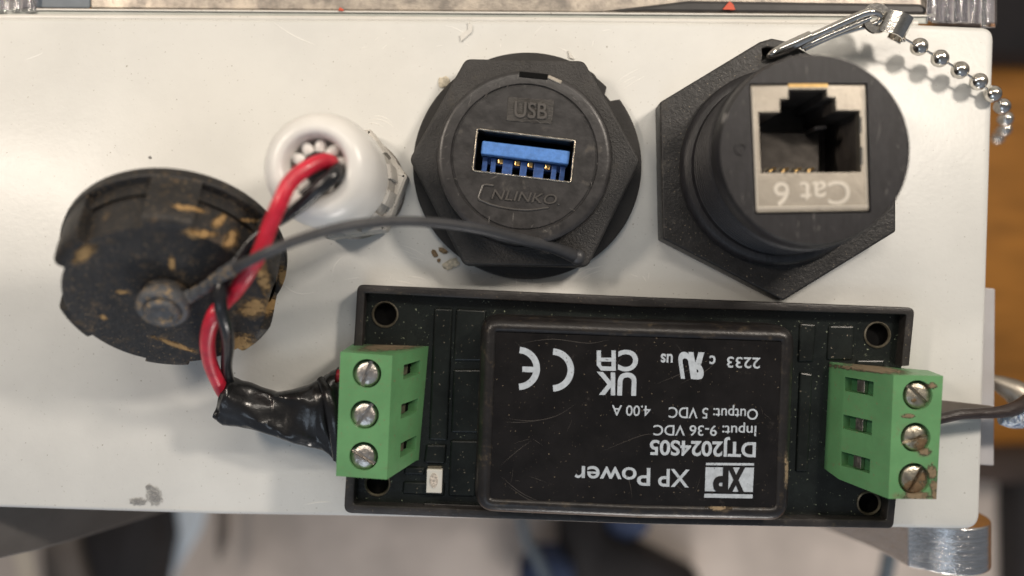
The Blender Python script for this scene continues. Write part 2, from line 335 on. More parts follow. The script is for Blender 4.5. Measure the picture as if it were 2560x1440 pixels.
def revolve(prof, fr, n=96, cap0=False, cap1=True, mod=None, angs=None):
    mb = MB(); angs = angs or [2*math.pi*j/n for j in range(n)]; rr = []
    for i, q in enumerate(prof):
        r, h = q[0], q[1]
        rr.append([fr((r if not mod else mod(r, h, a, q))*math.cos(a), (r if not mod else mod(r, h, a, q))*math.sin(a), h) for a in angs])
    mb.rings(rr, cap0, cap1); return mb
def cr_path(pts, n=10):
    P = [Vector(p) for p in pts]; P = [P[0]*2-P[1]]+P+[P[-1]*2-P[-2]]; out = []
    for i in range(1, len(P)-2):
        for k in range(n):
            t = k/n; a, b, c, d = P[i-1], P[i], P[i+1], P[i+2]
            out.append(0.5*((2*b)+(-a+c)*t+(2*a-5*b+4*c-d)*t*t+(-a+3*b-3*c+d)*t**3))
    out.append(P[-2]); return out
def tube(mb, pts, r, n=14, sm=10, closed=False, flat=1.0, up=(0, 0, 1)):
    # pts in 3D px; r a number or list
    if sm:
        R4 = [Vector((*p, (r[i] if isinstance(r, (list, tuple)) else r))) for i, p in enumerate(pts)] 
        q = cr_path(R4, sm); path = [Vector(x[:3]) for x in q]; rad = [x[3] for x in q]
    else: path = [Vector(p) for p in pts]; rad = list(r) if isinstance(r, (list, tuple)) else [r]*len(path)
    rr = []; m = len(path); nrm = None
    for i, p in enumerate(path):
        if closed: t = path[(i+1) % m]-path[i-1]
        else: t = path[min(i+1, m-1)]-path[max(i-1, 0)]
        t.normalize()
        if nrm is None: nrm = Vector(up); 
        nrm = (nrm-t*nrm.dot(t)).normalized(); bi = t.cross(nrm)
        rr.append([p+(bi*math.cos(2*math.pi*j/n)+nrm*flat*math.sin(2*math.pi*j/n))*rad[i] for j in range(n)])
    mb.rings(rr, close=closed); return mb
def pts3(l): return [W(*p) for p in l]
_cap = {}
def text_mesh(txt, start, end, capv, z, t=1.0, bold=0.0, shear=0.0, mirror=False, ref='H'):
    def raw(s_, off):
        cu = bpy.data.curves.new('t', 'FONT'); cu.body = s_; cu.size = 100; cu.extrude = 1; cu.offset = off*100; cu.resolution_u = 6
        o = tmp(cu); me = evalmesh(o); bpy.data.objects.remove(o); return me
    if ref not in _cap: m0 = raw(ref, 0); _cap[ref] = max(v.co.y for v in m0.vertices)
    me = raw(txt, bold); x0 = min(v.co.x for v in me.vertices); x1 = max(v.co.x for v in me.vertices); h = _cap[ref]
    O = W(start[0], start[1], z); U = W(end[0], end[1], z)-O; V = W(start[0]+capv[0], start[1]+capv[1], z)-O
    for v in me.vertices:
        a = (v.co.x-x0)/(x1-x0); b = v.co.y/h
        if mirror: a = 1-a
        a2 = a+shear*b
        zz = z+(t if v.co.z > 0 else -t)
        p = O+U*a2+V*b; v.co = (p.x, p.y, zz)
    return me
def merge(*mes):
    mb = MB()
    for me in mes: mb.add([v.co.copy() for v in me.vertices], [tuple(p.vertices) for p in me.polygons])
    return mb.mesh('m')

# ---------------- THE ENCLOSURE ----------------
box = empty('enclosure', 'ivory white plastic equipment box, scratched, with an ink smudge at its lower left', 'enclosure', (0, 0, -1500))
ol = [(-1700, 679), (-1190, 678), (0, 671), (1000, 662), (1209, 653), (1172, -606), (-380, -573), (-740, -568), (-1280, -551), (-1700, -540)]
oo = rounded(ol, [1, 1, 1, 1, 34, 42, 1, 1, 1, 1], 8)
loft(oo, [(70, -1500), (26, -330), (0, -16), (2, -9), (5, -4.5), (9, -1.5), (14, 0)]).build('body', 'shell', box, 50)
# raised ridge, seal groove and panel edge along the lid side
mb = MB(); tube(mb, [W(-140, 45, -14), W(100, 44, -14), W(1280, 51, -14), W(2292, 60, -14)], 8.5, 12, 0, up=(0, 0, 1)); mb.build('rim_ridge', 'shell_plain', box, 60)
def strip(x0, x1, ya0, yb0, ya1, yb1, z0, z1):
    m = MB(); m.hexa([W(x0, yb0, z0), W(x1, yb1, z0), W(x1, ya1, z0), W(x0, ya0, z0)], [W(x0, yb0, z1), W(x1, yb1, z1), W(x1, ya1, z1), W(x0, ya0, z1)]); return m
strip(-140, 2320, 24, 44, 38, 60, -60, -20).build('seal_channel', 'groove', box, 0, 3)
strip(90, 2330, 21, 26, 37, 42, -60, -14).build('seal_lip', 'shell_plain', box, 0, 2)
strip(226, 2316, -120, 21, -120, 38, -120, -32).build('metal_panel', 'panel', box, 0, 4)
strip(90, 226, -120, 20, -120, 21, -120, -30).build('dark_insert', 'slate', box, 0, 4)
m = MB(); m.rings([[W(u, v, z) for u, v in ((1500, 28), (2312, 36), (2318, 22), (2300, 10), (1720, 2), (1640, 12))] for z in (-60, -26)]); m.build('lid_dark_reflection', 'reflection_dark', box, 0, 8)  # tapered dark shape put in for the dark reflection along the lid side
m = MB()
m.rings([[W(1806, 24, z), W(1838, 25, z), W(1834, 12, z), W(1824, 2, z)] for z in (-24, -16)]); m.build('orange_mark', 'orange', box, 0, 1)
m = MB(); m.rings([[W(845, 26, z), W(858, 28, z), W(860, 24, z), W(850, 18, z)] for z in (-18, -10)])
m.build('orange_mark', 'orange', box, 0, 1)
lid = strip(2325, 2487, -140, 58, -140, 62, -500, -40).build('lid_corner_backing', 'lilac', box, 0, 6)
strip(-140, 88, -140, 26, -140, 27, -500, -40).build('lid_corner_backing', 'lilac', box, 0, 6)
for x0, x1, yb in ((2316, 2352, 52), (2356, 2378, 56), (2384, 2420, 56), (2424, 2448, 58), (2452, 2488, 70)):
    m = MB(); cxx = (x0+x1)/2; hw = (x1-x0)/2
    m.rings([[W(cxx+hw*math.cos(a), y, -22+14*math.sin(a)) for a in [2*math.pi*j/16 for j in range(16)]] for y in (-140, yb-4, yb)]); m.build('lid_rib', 'clear', box, 50)
for x0, x1, yb in ((-60, 22, 30), (26, 52, 28), (56, 92, 30)):
    m = MB(); cxx = (x0+x1)/2; hw = (x1-x0)/2
    m.rings([[W(cxx+hw*math.cos(a), y, -22+14*math.sin(a)) for a in [2*math.pi*j/16 for j in range(16)]] for y in (-140, yb-4, yb)]); m.build('lid_rib', 'clear', box, 50)
# fine scratches on the face
m = MB()
def scratch(u0, v0, u1, v1, w=1.2, bend=0):
    a = W(u0, v0, 0); b = W(u1, v1, 0); d = (b-a); nrm = Vector((-d.y, d.x, 0)).normalized(); pts = []
    for i in range(7):
        t = i/6; pts.append(a+d*t+nrm*bend*math.sin(math.pi*t)+Vector((0, 0, 0.15)))
    tube(m, pts, [0.15, w*.6, w, w, w, w*.6, 0.15], 6, 0, flat=0.25)
for s_ in [(1000, 612, 1062, 640, 1.4, 3), (995, 622, 1050, 646, 1.1, 2), (1010, 640, 1060, 652, 1, 1), (685, 56, 790, 112, 1.2, -6), (1112, 64, 1165, 86, 1.1, 4), (920, 300, 985, 318, 1.1, 9), (925, 292, 980, 306, 1.1, 8), (912, 310, 960, 318, 1, 6),
           (1010, 690, 1070, 700, 1.3, 2), (980, 700, 1040, 712, 1, 1), (1540, 206, 1600, 170, 1, 2), (1548, 214, 1590, 190, 1, 1), (1560, 222, 1612, 190, .9, 1), (1395, 118, 1440, 146, 1, 3), (860, 700, 900, 694, 1, 1), (1240, 715, 1300, 708, 1, 1),
           (1440, 690, 1490, 668, 1.4, 4), (1450, 700, 1505, 676, 1.2, 3), (1460, 684, 1510, 664, 1, 3), (1290, 690, 1292, 712, 1.6, 0), (760, 1262, 830, 1254, 1.2, 2), (1330, 96, 1360, 62, .8, 3), (700, 700, 790, 730, 1, -18), (830, 690, 860, 640, .9, 8),
           (110, 130, 60, 150, .8, 2), (1500, 80, 1530, 74, .8, 1), (560, 1050, 600, 1060, .8, 1)]: scratch(*s_)
for i in range(26):
    u, v = random.uniform(900, 1640), random.choice([random.uniform(680, 704), random.uniform(80, 140), random.uniform(560, 700)]); a = random.uniform(0, 3.1); l_ = random.uniform(8, 26)
    scratch(u, v, u+l_*math.cos(a), v+l_*math.sin(a), 0.7)
tag_part = m.build('scratches', 'mark', box, 60); tag_part['kind'] = 'stuff'

# loose flakes and crumbs
def blob(u, v, r, mat, name, label, sx=1.0, seed=0, z=3):
    m = MB(); m.ball((0, 0, 0), 1, 12); p0 = W(u, v, z); rnd = random.Random(seed)
    for p in m.v:
        k = 1+0.9*(noise.noise(Vector((p.x*1.6+seed*3.1, p.y*1.6, p.z*1.6))))
        q = Vector((p.x*r*sx*k, p.y*r*k/sx, p.z*3.0)); q.rotate(Matrix.Rotation(seed*1.3, 3, 'Z')); p.xyz = p0+q
    o = m.build(name, mat, None, 0); top_thing(o, (p0.x, p0.y, 0)); tag(o, label, 'debris', 'flakes and crumbs stuck to the box face'); return o
blob(1110, 206, 15, 'flake', 'plastic_flake', 'frayed tan flake on the box at the upper left edge of the USB socket', 1.0, 1)
blob(1128, 662, 15, 'flake', 'plastic_flake', 'pale crumpled flake on the box at the lower left edge of the USB socket', 1.4, 5)
blob(1086, 634, 8, 'crumb', 'dirt_crumb', 'brown crumb farthest left of the USB socket below the cap tether', 0.8, 3)
blob(1107, 626, 8, 'crumb', 'dirt_crumb', 'brown crumb touching the lower left rim of the USB socket', 0.7, 8)
blob(1097, 651, 4, 'crumb', 'dirt_crumb', 'tiny brown crumb between the pale flake and the other brown crumbs', 1, 9)
def flake_tri(pts, label, mat='shell_plain'):
    m = MB(); m.rings([[W(u, v, z) for u, v in pts] for z in (0.5, 5)]); o = m.build('plastic_flake', mat, None, 0); top_thing(o, W(pts[0][0], pts[0][1], 0)); tag(o, label, 'debris', 'flakes and crumbs stuck to the box face')
flake_tri([(1152, 104), (1150, 88), (1170, 74), (1170, 56), (1181, 64), (1179, 80)], 'peeled white plastic sliver near the top edge of the box left of the USB socket')
flake_tri([(1420, 126), (1424, 130), (1436, 148), (1424, 144)], 'small white plastic sliver just above the USB socket')

# ---------------- USB SOCKET ----------------
usb = empty('usb_socket', 'round black panel socket with a blue USB port in a big hexagonal nut', 'USB socket', W(1318, 416, 0))
c0 = W(1318, 415, 18)
g = [Vector((c0.x+283*math.cos(a), c0.y+281*math.sin(a))) for a in [2*math.pi*j/160 for j in range(160)]]
def nick(p):
    a = math.degrees(math.atan2(p.y-c0.y, p.x-c0.x)); return a
gg = []
for p in g:
    a = nick(p)
    if 36.5 < a < 43: k = 0.915+0.012*math.sin(a*3)
    elif 43 <= a < 52: k = 0.985
    else: k = 1
    gg.append(Vector((c0.x+(p.x-c0.x)*k, c0.y+(p.y-c0.y)*k)))
finish(plate([gg, circle(c0.x, c0.y, 150)], 0.5, 22, 3), 'gasket', 'rubber', usb, 40)
zN = 82
hx = [W(u, v, zN) for u, v in ((1164, 146), (1460, 151), (1602, 402), (1469, 668), (1160, 664), (1023, 398))]
hx = rounded([(p.x, p.y) for p in hx][::-1], 22, 5)
cN = W(1312, 398, zN)
nutm = plate([hx, circle(cN.x, cN.y, 205)], 22, zN, 7)
finish(nutm, 'hex_nut', 'nut', usb, 28)
fr = frame((cN.x, cN.y, 0), (0, 0, 1))
tf = frame((W(1311, 391, 180).x, W(1311, 391, 180).y, 0), (0, 0, 1))
# threaded barrel with slightly tapered front face
revolve([(199, 22), (199, 60), (196, 62), (199, 70), (196, 78), (199, 86), (196, 94), (199, 102), (193, 106), (193, 120), (199, 128), (203, 135), (203, 150), (201, 160), (196, 164), (190, 165), (171, 165.5), (169, 161), (166, 161), (164, 165)], tf, 128, True, False).build('socket_barrel', 'black_smooth', usb, 40)
port = [W(u, v, 165) for u, v in ((1191, 319), (1441, 349), (1430, 459), (1179, 429))]
pol = rounded([(p.x, p.y) for p in port], 7, 4)
cT = tf(0, 0, 0)
fm = plate([circle(cT.x, cT.y, 164.5, 128), pol], 140, 165, 0)
slot = MB(); slot.box(W(1334, 190, 160), (70, 14, 40), R(-4)); 
finish(fm, 'socket_face', 'black_smooth', usb, 30)
m = MB(); m.box(W(1334, 189, 165.5), (66, 13, 3), R(-6)); m.build('rim_slot', 'deep', usb, 0, 1)
m = MB(); m.box(W(1387, 199, 165.5), (34, 9, 3), R(-24)); m.build('rim_burr', 'shield', usb, 0, 1.4)
# label plate and raised USB letters
lab = [W(u, v, 167) for u, v in ((1270, 242), (1386, 250), (1380, 311), (1266, 301))]
m = MB(); m.rings([[Vector((p.x, p.y, z)) for p in lab] for z in (163, 167)]); lo = m.build('label_plate', 'striped', usb, 0, 1.5); lo['label'] = 'finely striped rectangle with raised USB letters'
finish(text_mesh('USB', (1285, 292), (1367, 298), (2, -38), 169, 2, 0.012), 'lettering', 'letter', lo, 20)
# maker's word under the port
def l2(pts, w, z=166.5, t=2.2, mat='letter', nm='logo'):
    mb = MB(); tube(mb, [W(u, v, z) for u, v in pts], w/2, 8, 6, flat=t/(w/2)); return mb
lg = MB()
for pl, w in (([(1234, 464), (1212, 462), (1206, 468), (1197, 494), (1200, 500)], 5), ([(1200, 500), (1230, 512), (1270, 521), (1320, 525), (1372, 519)], 4)):
    mb = l2(pl, w); lg.add(mb.v, mb.f)
tm = text_mesh('NLINKO', (1228, 497), (1388, 511), (3, -24), 166.5, 2.2, 0.0, 0.03)
lg.add([v.co.copy() for v in tm.vertices], [tuple(p.vertices) for p in tm.polygons]); mb = l2([(1395, 511), (1398, 511.5)], 4); lg.add(mb.v, mb.f)
lg.build('lettering', 'letter', usb, 20)
# the port
prt = finish(merge(plate([inset(pol, 1.0), inset(pol, 4.0)], 60, 167, 0.8)), 'usb_port', 'steel', usb, 30)
prt['label'] = 'silver rimmed port with a blue tongue'
pc = Vector((sum(p.x for p in port)/4, sum(p.y for p in port)/4, 0)); ux = (port[1]-port[0]).normalized(); uy = Vector((-ux.y, ux.x, 0)); rz = math.atan2(ux.y, ux.x)
def pp(a, b, z): return pc+ux*a+uy*b+Vector((0, 0, z))
m = MB(); m.box(pp(0, 0, 58), (226, 98, 4), rz); m.build('port_back', 'deep', prt, 0)
m = MB(); m.hexa([pp(-100, 44, 110), pp(106, 44, 110), pp(106, 49, 110), pp(-100, 49, 110)], [pp(-100, 46, 160), pp(106, 46, 160), pp(106, 50, 160), pp(-100, 50, 160)]); m.build('shell_lining', 'steel', prt, 0)
m = MB(); m.box(pp(2, 10, 108), (206, 31, 84), rz); m.build('tongue', 'blue', prt, 0, 3)
m = MB()
for a, w in ((-92, 12), (-72, 12), (-38, 24), (0, 16), (36, 24), (72, 12), (92, 12)): m.box(pp(a+2, -28, 92), (w, 40, 70), rz)
m.box(pp(2, -12, 88), (196, 22, 60), rz)
m.build('contact_comb', 'blue_dark', prt, 0, 1.5)
for a in (-56, -16, 15, 56):
    m = MB(); m.box(pp(a+2, -14, 122), (13, 13, 10), rz); m.build('contact', 'gold', prt, 0, 3)

# ---------------- ETHERNET COUPLER ----------------
eth = empty('ethernet_coupler', 'black threaded network coupler with an upside down Cat 6 marking on its port', 'network coupler', W(1947, 425, 0))
zF = 75
fl = [W(u, v, zF) for u, v in ((1650, 255), (1657, 597), (1958, 752), (2240, 579), (2240, 262), (1972, 104), (1930, 95), (1900, 104))]
fo = rounded([(p.x, p.y) for p in fl], [8, 8, 10, 8, 8, 10, 10, 10], 4)
hole = [W(u, v, zF) for u, v in ((1906, 122), (1918, 119), (1938, 122), (1944, 130), (1930, 140), (1908, 148))]
me = plate([fo, [(p.x, p.y) for p in hole]], 0.5, zF, 5)
finish(me, 'hex_flange', 'flange', eth, 28)
ctr = Vector((641, 288, 0)); ctp = Vector((638, 291, 0))
fr = frame((641, 288, 0), (ctp.x-ctr.x, ctp.y-ctr.y, 300))
pr = [(236, 74), (237, 92), (233, 104), (224, 110), (214, 112), (210, 120)]
h = 126
while h < 280: pr += [(211, h), (211, h+5), (202, h+10), (202, h+13), (211, h+19)]; h += 20
pr += [(206, 290), (206, 300), (205, 322), (202, 340), (199, 345)]
revolve(pr, fr, 128, True, False).build('threaded_barrel', 'coupler', eth, 40)
zE = 345
qd = [W(u, v, zE) for u, v in ((1873, 209), (2168, 208), (2177, 531), (1888, 536))]
qo = [(p.x, p.y) for p in qd]; cf = fr(0, 0, 345)
finish(plate([circle(cf.x, cf.y, 199, 128), qo], 325, zE+0.5, 0), 'front_face', 'coupler', eth, 30)
blob_e = MB(); 
revolve([(13, 345.2), (13, 348), (9, 348), (9, 345.2)], frame(W(1852, 372, 346)-Vector((0, 0, 346)), (0, 0, 1)), 24, False, False).build('mould_mark', 'coupler', eth, 40)
op = [W(u, v, zE) for u, v in ((1897, 280), (1951, 280), (1951, 247), (1972, 247), (1972, 223), (2067, 223), (2068, 243), (2089, 243), (2091, 276), (2150, 276), (2154, 430), (1902, 433))]
oq = [(p.x, p.y) for p in op]
sh = finish(plate([inset([Vector(p) for p in qo], 4), oq], 318, zE-1.5, 1.5), 'port_shield', 'shield', eth, 30)
sh['label'] = 'nickel plate marked Cat 6 upside down'
finish(text_mesh('Cat 6', (2125, 453), (1934, 457), (0, 57), zE-1.2, 0.9, 0.008), 'lettering', 'etch', sh, 20)
m = MB(); tube(m, [W(1893, 520, 344), W(2170, 516, 344)], 2.0, 8, 0); tube(m, [W(1880, 222, 344), W(1893, 524, 344)], 1.6, 8, 0); tube(m, [W(2158, 222, 344), W(2168, 520, 344)], 1.6, 8, 0); m.build('fold_line', 'etch', sh, 60)
m = MB(); m.box(W(2020, 214, 343), (84, 8, 3), R(0)); m.build('latch_edge', 'gold', sh, 0, 1)
# socket cavity: a real well with walls, back wall, contacts
cav = finish(merge(plate([inset([Vector(p) for p in oq], -3), inset([Vector(p) for p in oq], -0.5)], 130, 317, 0)), 'port_well', 'cavity', eth, 20)
a, b = W(1890, 216, 345), W(2160, 438, 345)
m = MB(); m.box(((a.x+b.x)/2, (a.y+b.y)/2, 128), (abs(b.x-a.x), abs(a.y-b.y), 6)); m.build('well_back', 'cavity', cav, 0)
m = MB()
m.hexa([W(1900, 440, 200), W(2050, 440, 200), W(2050, 330, 160), W(1900, 330, 160)], [W(1900, 440, 300), W(2045, 440, 300), W(2048, 330, 215), W(1900, 330, 215)])
m.build('contact_block', 'well', cav, 0, 3)
m = MB(); m.box(W(2128, 350, 250), (26, 62, 110)); m.box(W(2130, 405, 250), (24, 32, 110)); m.build('side_spring', 'well', cav, 0, 3)
m = MB(); m.box(W(2040, 325, 255), (28, 9, 60), R(8)); m.build('inner_tab', 'case', cav, 0, 2)
for i in range(8):
    m = MB(); u = 1907+i*16; tube(m, [W(u, 430, 318), W(u+6, 424, 316), W(u+14, 421, 300), W(u+15, 424, 260)], 2.1, 6, 3); m.build('contact', 'gold' if i % 2 else 'brass', cav, 60)
m = MB(); m.box(W(2151, 313, 342), (5, 34, 6)); m.build('grounding_spring', 'chrome', sh, 0, 1); m = MB(); m.box(W(2153, 390, 342), (5, 38, 6)); m.build('grounding_spring', 'chrome', sh, 0, 1)

m_s = MB(); rs_ = random.Random(11)
def sc3(c_, u, v, z, a_, l_, w):
    tube(m_s, [W(u, v, z), W(u+l_*.5*math.cos(a_)+c_, v-l_*.5*math.sin(a_), z), W(u+l_*math.cos(a_), v-l_*math.sin(a_), z)], [0.1, w, 0.1], 6, 5, flat=0.3)
for q in ((0, 1806, 312, 345.6, 1.35, 34, 2.2), (2, 1812, 300, 345.6, 1.2, 20, 1.4), (0, 2035, 556, 345.7, 1.6, 34, 0.7), (1, 2016, 190, 345.7, 1.57, 30, 0.7), (3, 2190, 560-200, 345.7, 1.4, 60, 0.5), (0, 1995, 570, 345.7, 1.5, 20, 0.6)): sc3(*q)
for k_ in range(26):
    a0 = rs_.uniform(0, 6.28); rr_ = rs_.uniform(205, 228); sc3(0, 2037+rr_*math.cos(a0), 372+rr_*math.sin(a0), 345.7, rs_.uniform(1.2, 1.9), rs_.uniform(6, 22), rs_.uniform(0.25, 0.6))
so = m_s.build('scuff_marks', 'pale_scuff', eth, 60); so['kind'] = 'stuff'
m_s = MB()
for k_ in range(34):
    a0 = rs_.uniform(0, 6.28); rr_ = rs_.uniform(178, 205); sc3(0, 1312+rr_*math.cos(a0), 390+rr_*math.sin(a0), 165.4, a0+rs_.uniform(-.5, .5) if k_ % 3 else rs_.uniform(0, 3), rs_.uniform(5, 18), rs_.uniform(0.25, 0.55))
for q in ((0, 1222, 560, 165.4, 1.5, 20, 0.8), (0, 1282, 555, 165.4, 1.5, 24, 0.9), (2, 1225, 448, 165.4, 0.5, 24, 0.7)): sc3(*q)
so = m_s.build('scuff_marks', 'pale_scuff', usb, 60); so['kind'] = 'stuff'

# ---------------- BEAD CHAIN ----------------
ch = empty('bead_chain', 'silver ball chain hooked to the network coupler and hanging off the box edge', 'chain', W(2200, 80, 0))
beads = [(2298, 117, 60, 21.5), (2350, 146, 54, 20.5), (2400, 175, 48, 20.5), (2446, 204, 40, 20.5), (2482, 235, 22, 20.5), (2505, 266, -50, 20.5), (2513, 297, -200, 20.5), (2510, 323, -380, 20.5), (2494, 343, -600, 20.5)]
bm0 = None
for i, (u, v, z, r) in enumerate(beads):
    p = W(u, v, z)
    if bm0 is None:
        mb = MB(); mb.ball((0, 0, 0), r, 28); bm0 = finish(mb.mesh('bead'), 'bead', 'bead_steel', None, 60); bm0.parent = ch; o = bm0
    else: o = bm0.copy(); C.objects.link(o); o.parent = ch
    o.location = p*S-ch.location
for i in range(-1, len(beads)-1):
    a = W(*beads[i][:3]) if i >= 0 else W(2262, 98, 78); b = W(*beads[i+1][:3])
    m = MB(); tube(m, [a, b], 3.2, 8, 0); m.build('link_wire', 'chrome', ch, 60)
def shifted(u, v, z, du, dv): return W(u+du, v+dv, z)
m = MB(); tube(m, [W(1916, 146, 70), W(1932, 135, 92), W(1972, 116, 104), W(2026, 91, 106)], [4, 11, 14, 13.5], 14, 6); m.build('hook_sleeve', 'chrome', ch, 60)
m = MB(); tube(m, [W(2000, 104, 98), W(2060, 78, 100), (W(2140, 42, 104)), W(2180, 30, 110), W(2202, 40, 96), W(2190, 58, 84), W(2140, 72, 84), W(2080, 92, 84), W(2012, 124, 82)], [9, 9.5, 9.5, 9, 8, 7.5, 7, 6.5, 4.5], 12, 8)
tube(m, [W(2004, 120, 96), W(2060, 94, 97), W(2150, 56, 100), W(2178, 44, 104)], [4, 6.5, 6.5, 4], 10, 6)
m.build('hook_wire', 'chrome', ch, 60)
fr = frame(W(2191, 46, 92), (0.12, -0.1, 1))
revolve([(19, -4), (35, -4), (37, 0), (35, 4), (19, 4), (17, 0)], fr, 40, False, False).build('ring', 'chrome', ch, 40)
# crimp: a folded band, C shaped in section
m = MB(); A = W(2216, 62, 96); ax = (W(2262, 46, 100)-W(2238, 92, 92)); ax.normalize(); along = Vector((ax.y, -ax.x, 0)).normalized(); upv = Vector((0, 0, 1)); rr = []
for side in (0, 1):
    ring_ = []
    prof = [(-20, 6), (-6, 10), (6, 18), (20, 22), (34, 17), (43, 6), (44, -6), (36, -16), (22, -20), (10, -16)]
    q = W(2215, 84, 92)+ax*(52*side)
    ring_ = [q+along*a_+upv*b_ for a_, b_ in prof]+[q+along*a_*0.93+upv*(b_-4 if b_ > 0 else b_+4)+along*1.5 for a_, b_ in prof[::-1]]
    rr.append(ring_)
m.rings(rr); m.build('crimp', 'chrome', ch, 40)
m = MB(); m.box(W(2252, 88, 84), (20, 40, 6), R(-30)); tube(m, [W(2252, 100, 70), W(2262, 98, 78)], 7, 12, 0); m.build('crimp_end', 'chrome', ch, 40, 1)

# ---------------- CABLE GLAND ----------------
gld = empty('cable_gland', 'white plastic cable gland with a domed nut that the red and black wires leave', 'cable gland', (-395, 251, 0))
base = Vector((-394, 250, 0))
fr = frame(base, (0, 0, 1))
revolve([(127, 1), (129, 4), (129, 9), (126, 12), (90, 12)], fr, 80, False, True).build('washer', 'screw', gld, 40)
hxg = rounded([(base.x+143*math.cos(R(a)), base.y+143*math.sin(R(a))) for a in range(8, 368, 60)], 10, 3)
loft(hxg, [(3, 12), (0, 16), (0, 78), (5, 86), (24, 90)]).build('hex_body', 'gland_ribbed', gld, 30)
def ribs(r, h_, a, q):
    if len(q) > 2: return r+(7 if (math.degrees(a) % 30) < 17 else 0)
    return r
angs = []
for k_ in range(12): angs += [R(k_*30+x) for x in (0.1, 4, 8, 12, 16.9, 17.1, 21, 25, 29.9)]
revolve([(112, 88), (115, 96, 1), (116, 170, 1), (112, 190, 1), (113, 196), (100, 200)], fr, 0, True, True, ribs, angs).build('ribbed_nut', 'gland_ribbed', gld, 30)
fr2 = frame(base+Vector((0, 0, 0)), (-0.045, 0.012, 1))
revolve([(112, 186), (121, 192), (124, 215), (124, 290), (122, 318), (117, 340), (108, 358), (97, 369), (86, 374), (76, 375), (69, 371), (63, 361), (61, 340), (60, 325), (20, 318)], fr2, 96, True, True).build('dome_nut', 'gland', gld, 60)
for i in range(10):
    a = R(i*36+12); p = fr2(44*math.cos(a), 44*math.sin(a), 340)
    m = MB(); m.ball((0, 0, 0), 1, 14)
    for q in m.v: 
        s_ = Vector((q.x*19, q.y*13, q.z*10)); s_.rotate(Matrix.Rotation(a, 3, 'Z')); q.xyz = p+s_
    m.build('clamp_finger', 'gland', gld, 60)
m = revolve([(35, 320), (35, 343), (31, 352), (15, 354)], fr2, 32, True, True).build('rubber_seal', 'wire_black', gld, 60)

# ---------------- DUST CAP WITH TETHER ----------------
X0 = W(446, 613, 200).x; cap = empty('dust_cap', 'muddy black screw cap tilted on the box, tied by a rubber tether', 'dust cap', (X0, 69, 0))
nv = Vector((0.10, -math.sin(R(45)), math.cos(R(45))))
cf0 = frame((X0-3, 86, 190), nv)
cf_ = lambda a, b, c: cf0(a*0.915, b*0.90, c)
rec = [(R(105+60*k_)) for k_ in range(6)]
def grip(r, h_, a, q):
    if len(q) > 2:
        for c_ in rec:
            d_ = (a-c_+math.pi) % (2*math.pi)-math.pi
            if abs(d_) < R(18): return r-q[2]
    return r
angs = sorted(set([2*math.pi*j/120 for j in range(120)]+[(c_+s_*R(x)) % (2*math.pi) for c_ in rec for s_ in (-1, 1) for x in (17.9, 18.1)]))
revolve([(244, 70), (246, 0), (256, -2), (263, 3), (265, 9), (265, 28), (262, 31), (261.5, 32, 17), (260, 60, 22), (258, 110, 26), (255, 140, 28), (250, 151, 26), (243, 156, 20), (228, 158), (224, 156.5), (120, 156), (0.5, 156)], cf_, 0, False, True, grip, angs).build('cap_body', 'cap', cap, 32)
bc = cf_(2, 12, 155); bfr = frame(bc, nv)
revolve([(50, -2), (50, 14), (46, 20), (44, 30)], bfr, 48, True, True).build('boss', 'cap', cap, 40)
bs = revolve([(34, 20), (36, 50), (35, 56), (31, 60), (26, 60), (23, 56), (0.5, 55)], bfr, 40, True, True).build('boss_button', 'tether_dirty', cap, 40)
tl = revolve([(36, 20), (50, 18), (55, 24), (55, 40), (50, 47), (42, 49), (36, 46)], bfr, 48, False, False)
tl.build('tether_loop', 'tether_dirty', cap, 40)
tp = pts3([(440, 757, 305), (470, 743, 325), (508, 722, 350), (555, 687, 395), (590, 668, 430)])
m = MB(); P = cr_path([Vector((*p, r_)) for p, r_ in zip(tp, (17, 15, 13, 13.5, 14.5))], 14)
rad = [q[3]*(1+0.07*math.sin(i*0.9)) for i, q in enumerate(P)]
tube(m, [Vector(q[:3]) for q in P], rad, 14, 0); m.build('tether_collar', 'tether_dirty', cap, 60)
tp = pts3([(585, 671, 426), (617, 656, 450), (683, 624, 472), (761, 595, 470), (830, 574, 455), (900, 560, 430), (1000, 553, 380), (1100, 558, 325), (1200, 573, 265), (1300, 598, 195), (1380, 618, 135), (1425, 636, 100), (1445, 646, 76)])
m = MB(); tube(m, tp, [12.5, 11.5, 11, 11, 11, 11, 11, 11.5, 12, 13, 14.5, 16, 18], 14, 8); m.build('tether', 'tether', cap, 60)
m = MB(); m.ball(W(1443, 643, 90), 20, 20, (1, 1, 0.8)); m.build('tether_knob', 'tether', cap, 60)

# ---------------- POWER CABLE ----------------
pw = empty('power_cable', 'twisted red and black wires from the white gland, ends wrapped in black tape', 'cable', W(600, 900, 0))
rp = pts3([(838, 420, 320), (826, 406, 355), (806, 403, 380), (763, 423, 405), (724, 458, 420), (701, 504, 428), (677, 559, 420), (648, 634, 402), (616, 688, 385), (588, 728, 350), (562, 755, 322), (534, 790, 330), (519, 845, 290), (524, 901, 225), (543, 950, 160), (566, 990, 112), (600, 1012, 80)])
m = MB(); tube(m, rp, [16.5]*len(rp), 18, 8); m.build('red_wire', 'red', pw, 60)
bp_ = pts3([(840, 425, 322), (843, 424, 360), (832, 440, 388), (800, 470, 392), (750, 515, 378), (706, 548, 362), (664, 572, 350), (624, 606, 348), (592, 648, 356), (564, 690, 370), (551, 730, 378), (553, 775, 368), (566, 820, 330), (570, 865, 262), (566, 915, 180), (576, 960, 118), (606, 1000, 80)])
m = MB(); tube(m, bp_, [13, 15, 16, 15, 13, 11, 10, 10, 11.5, 13, 14, 14, 14, 14, 13, 13, 13], 16, 8); m.build('black_wire', 'wire_black', pw, 60)
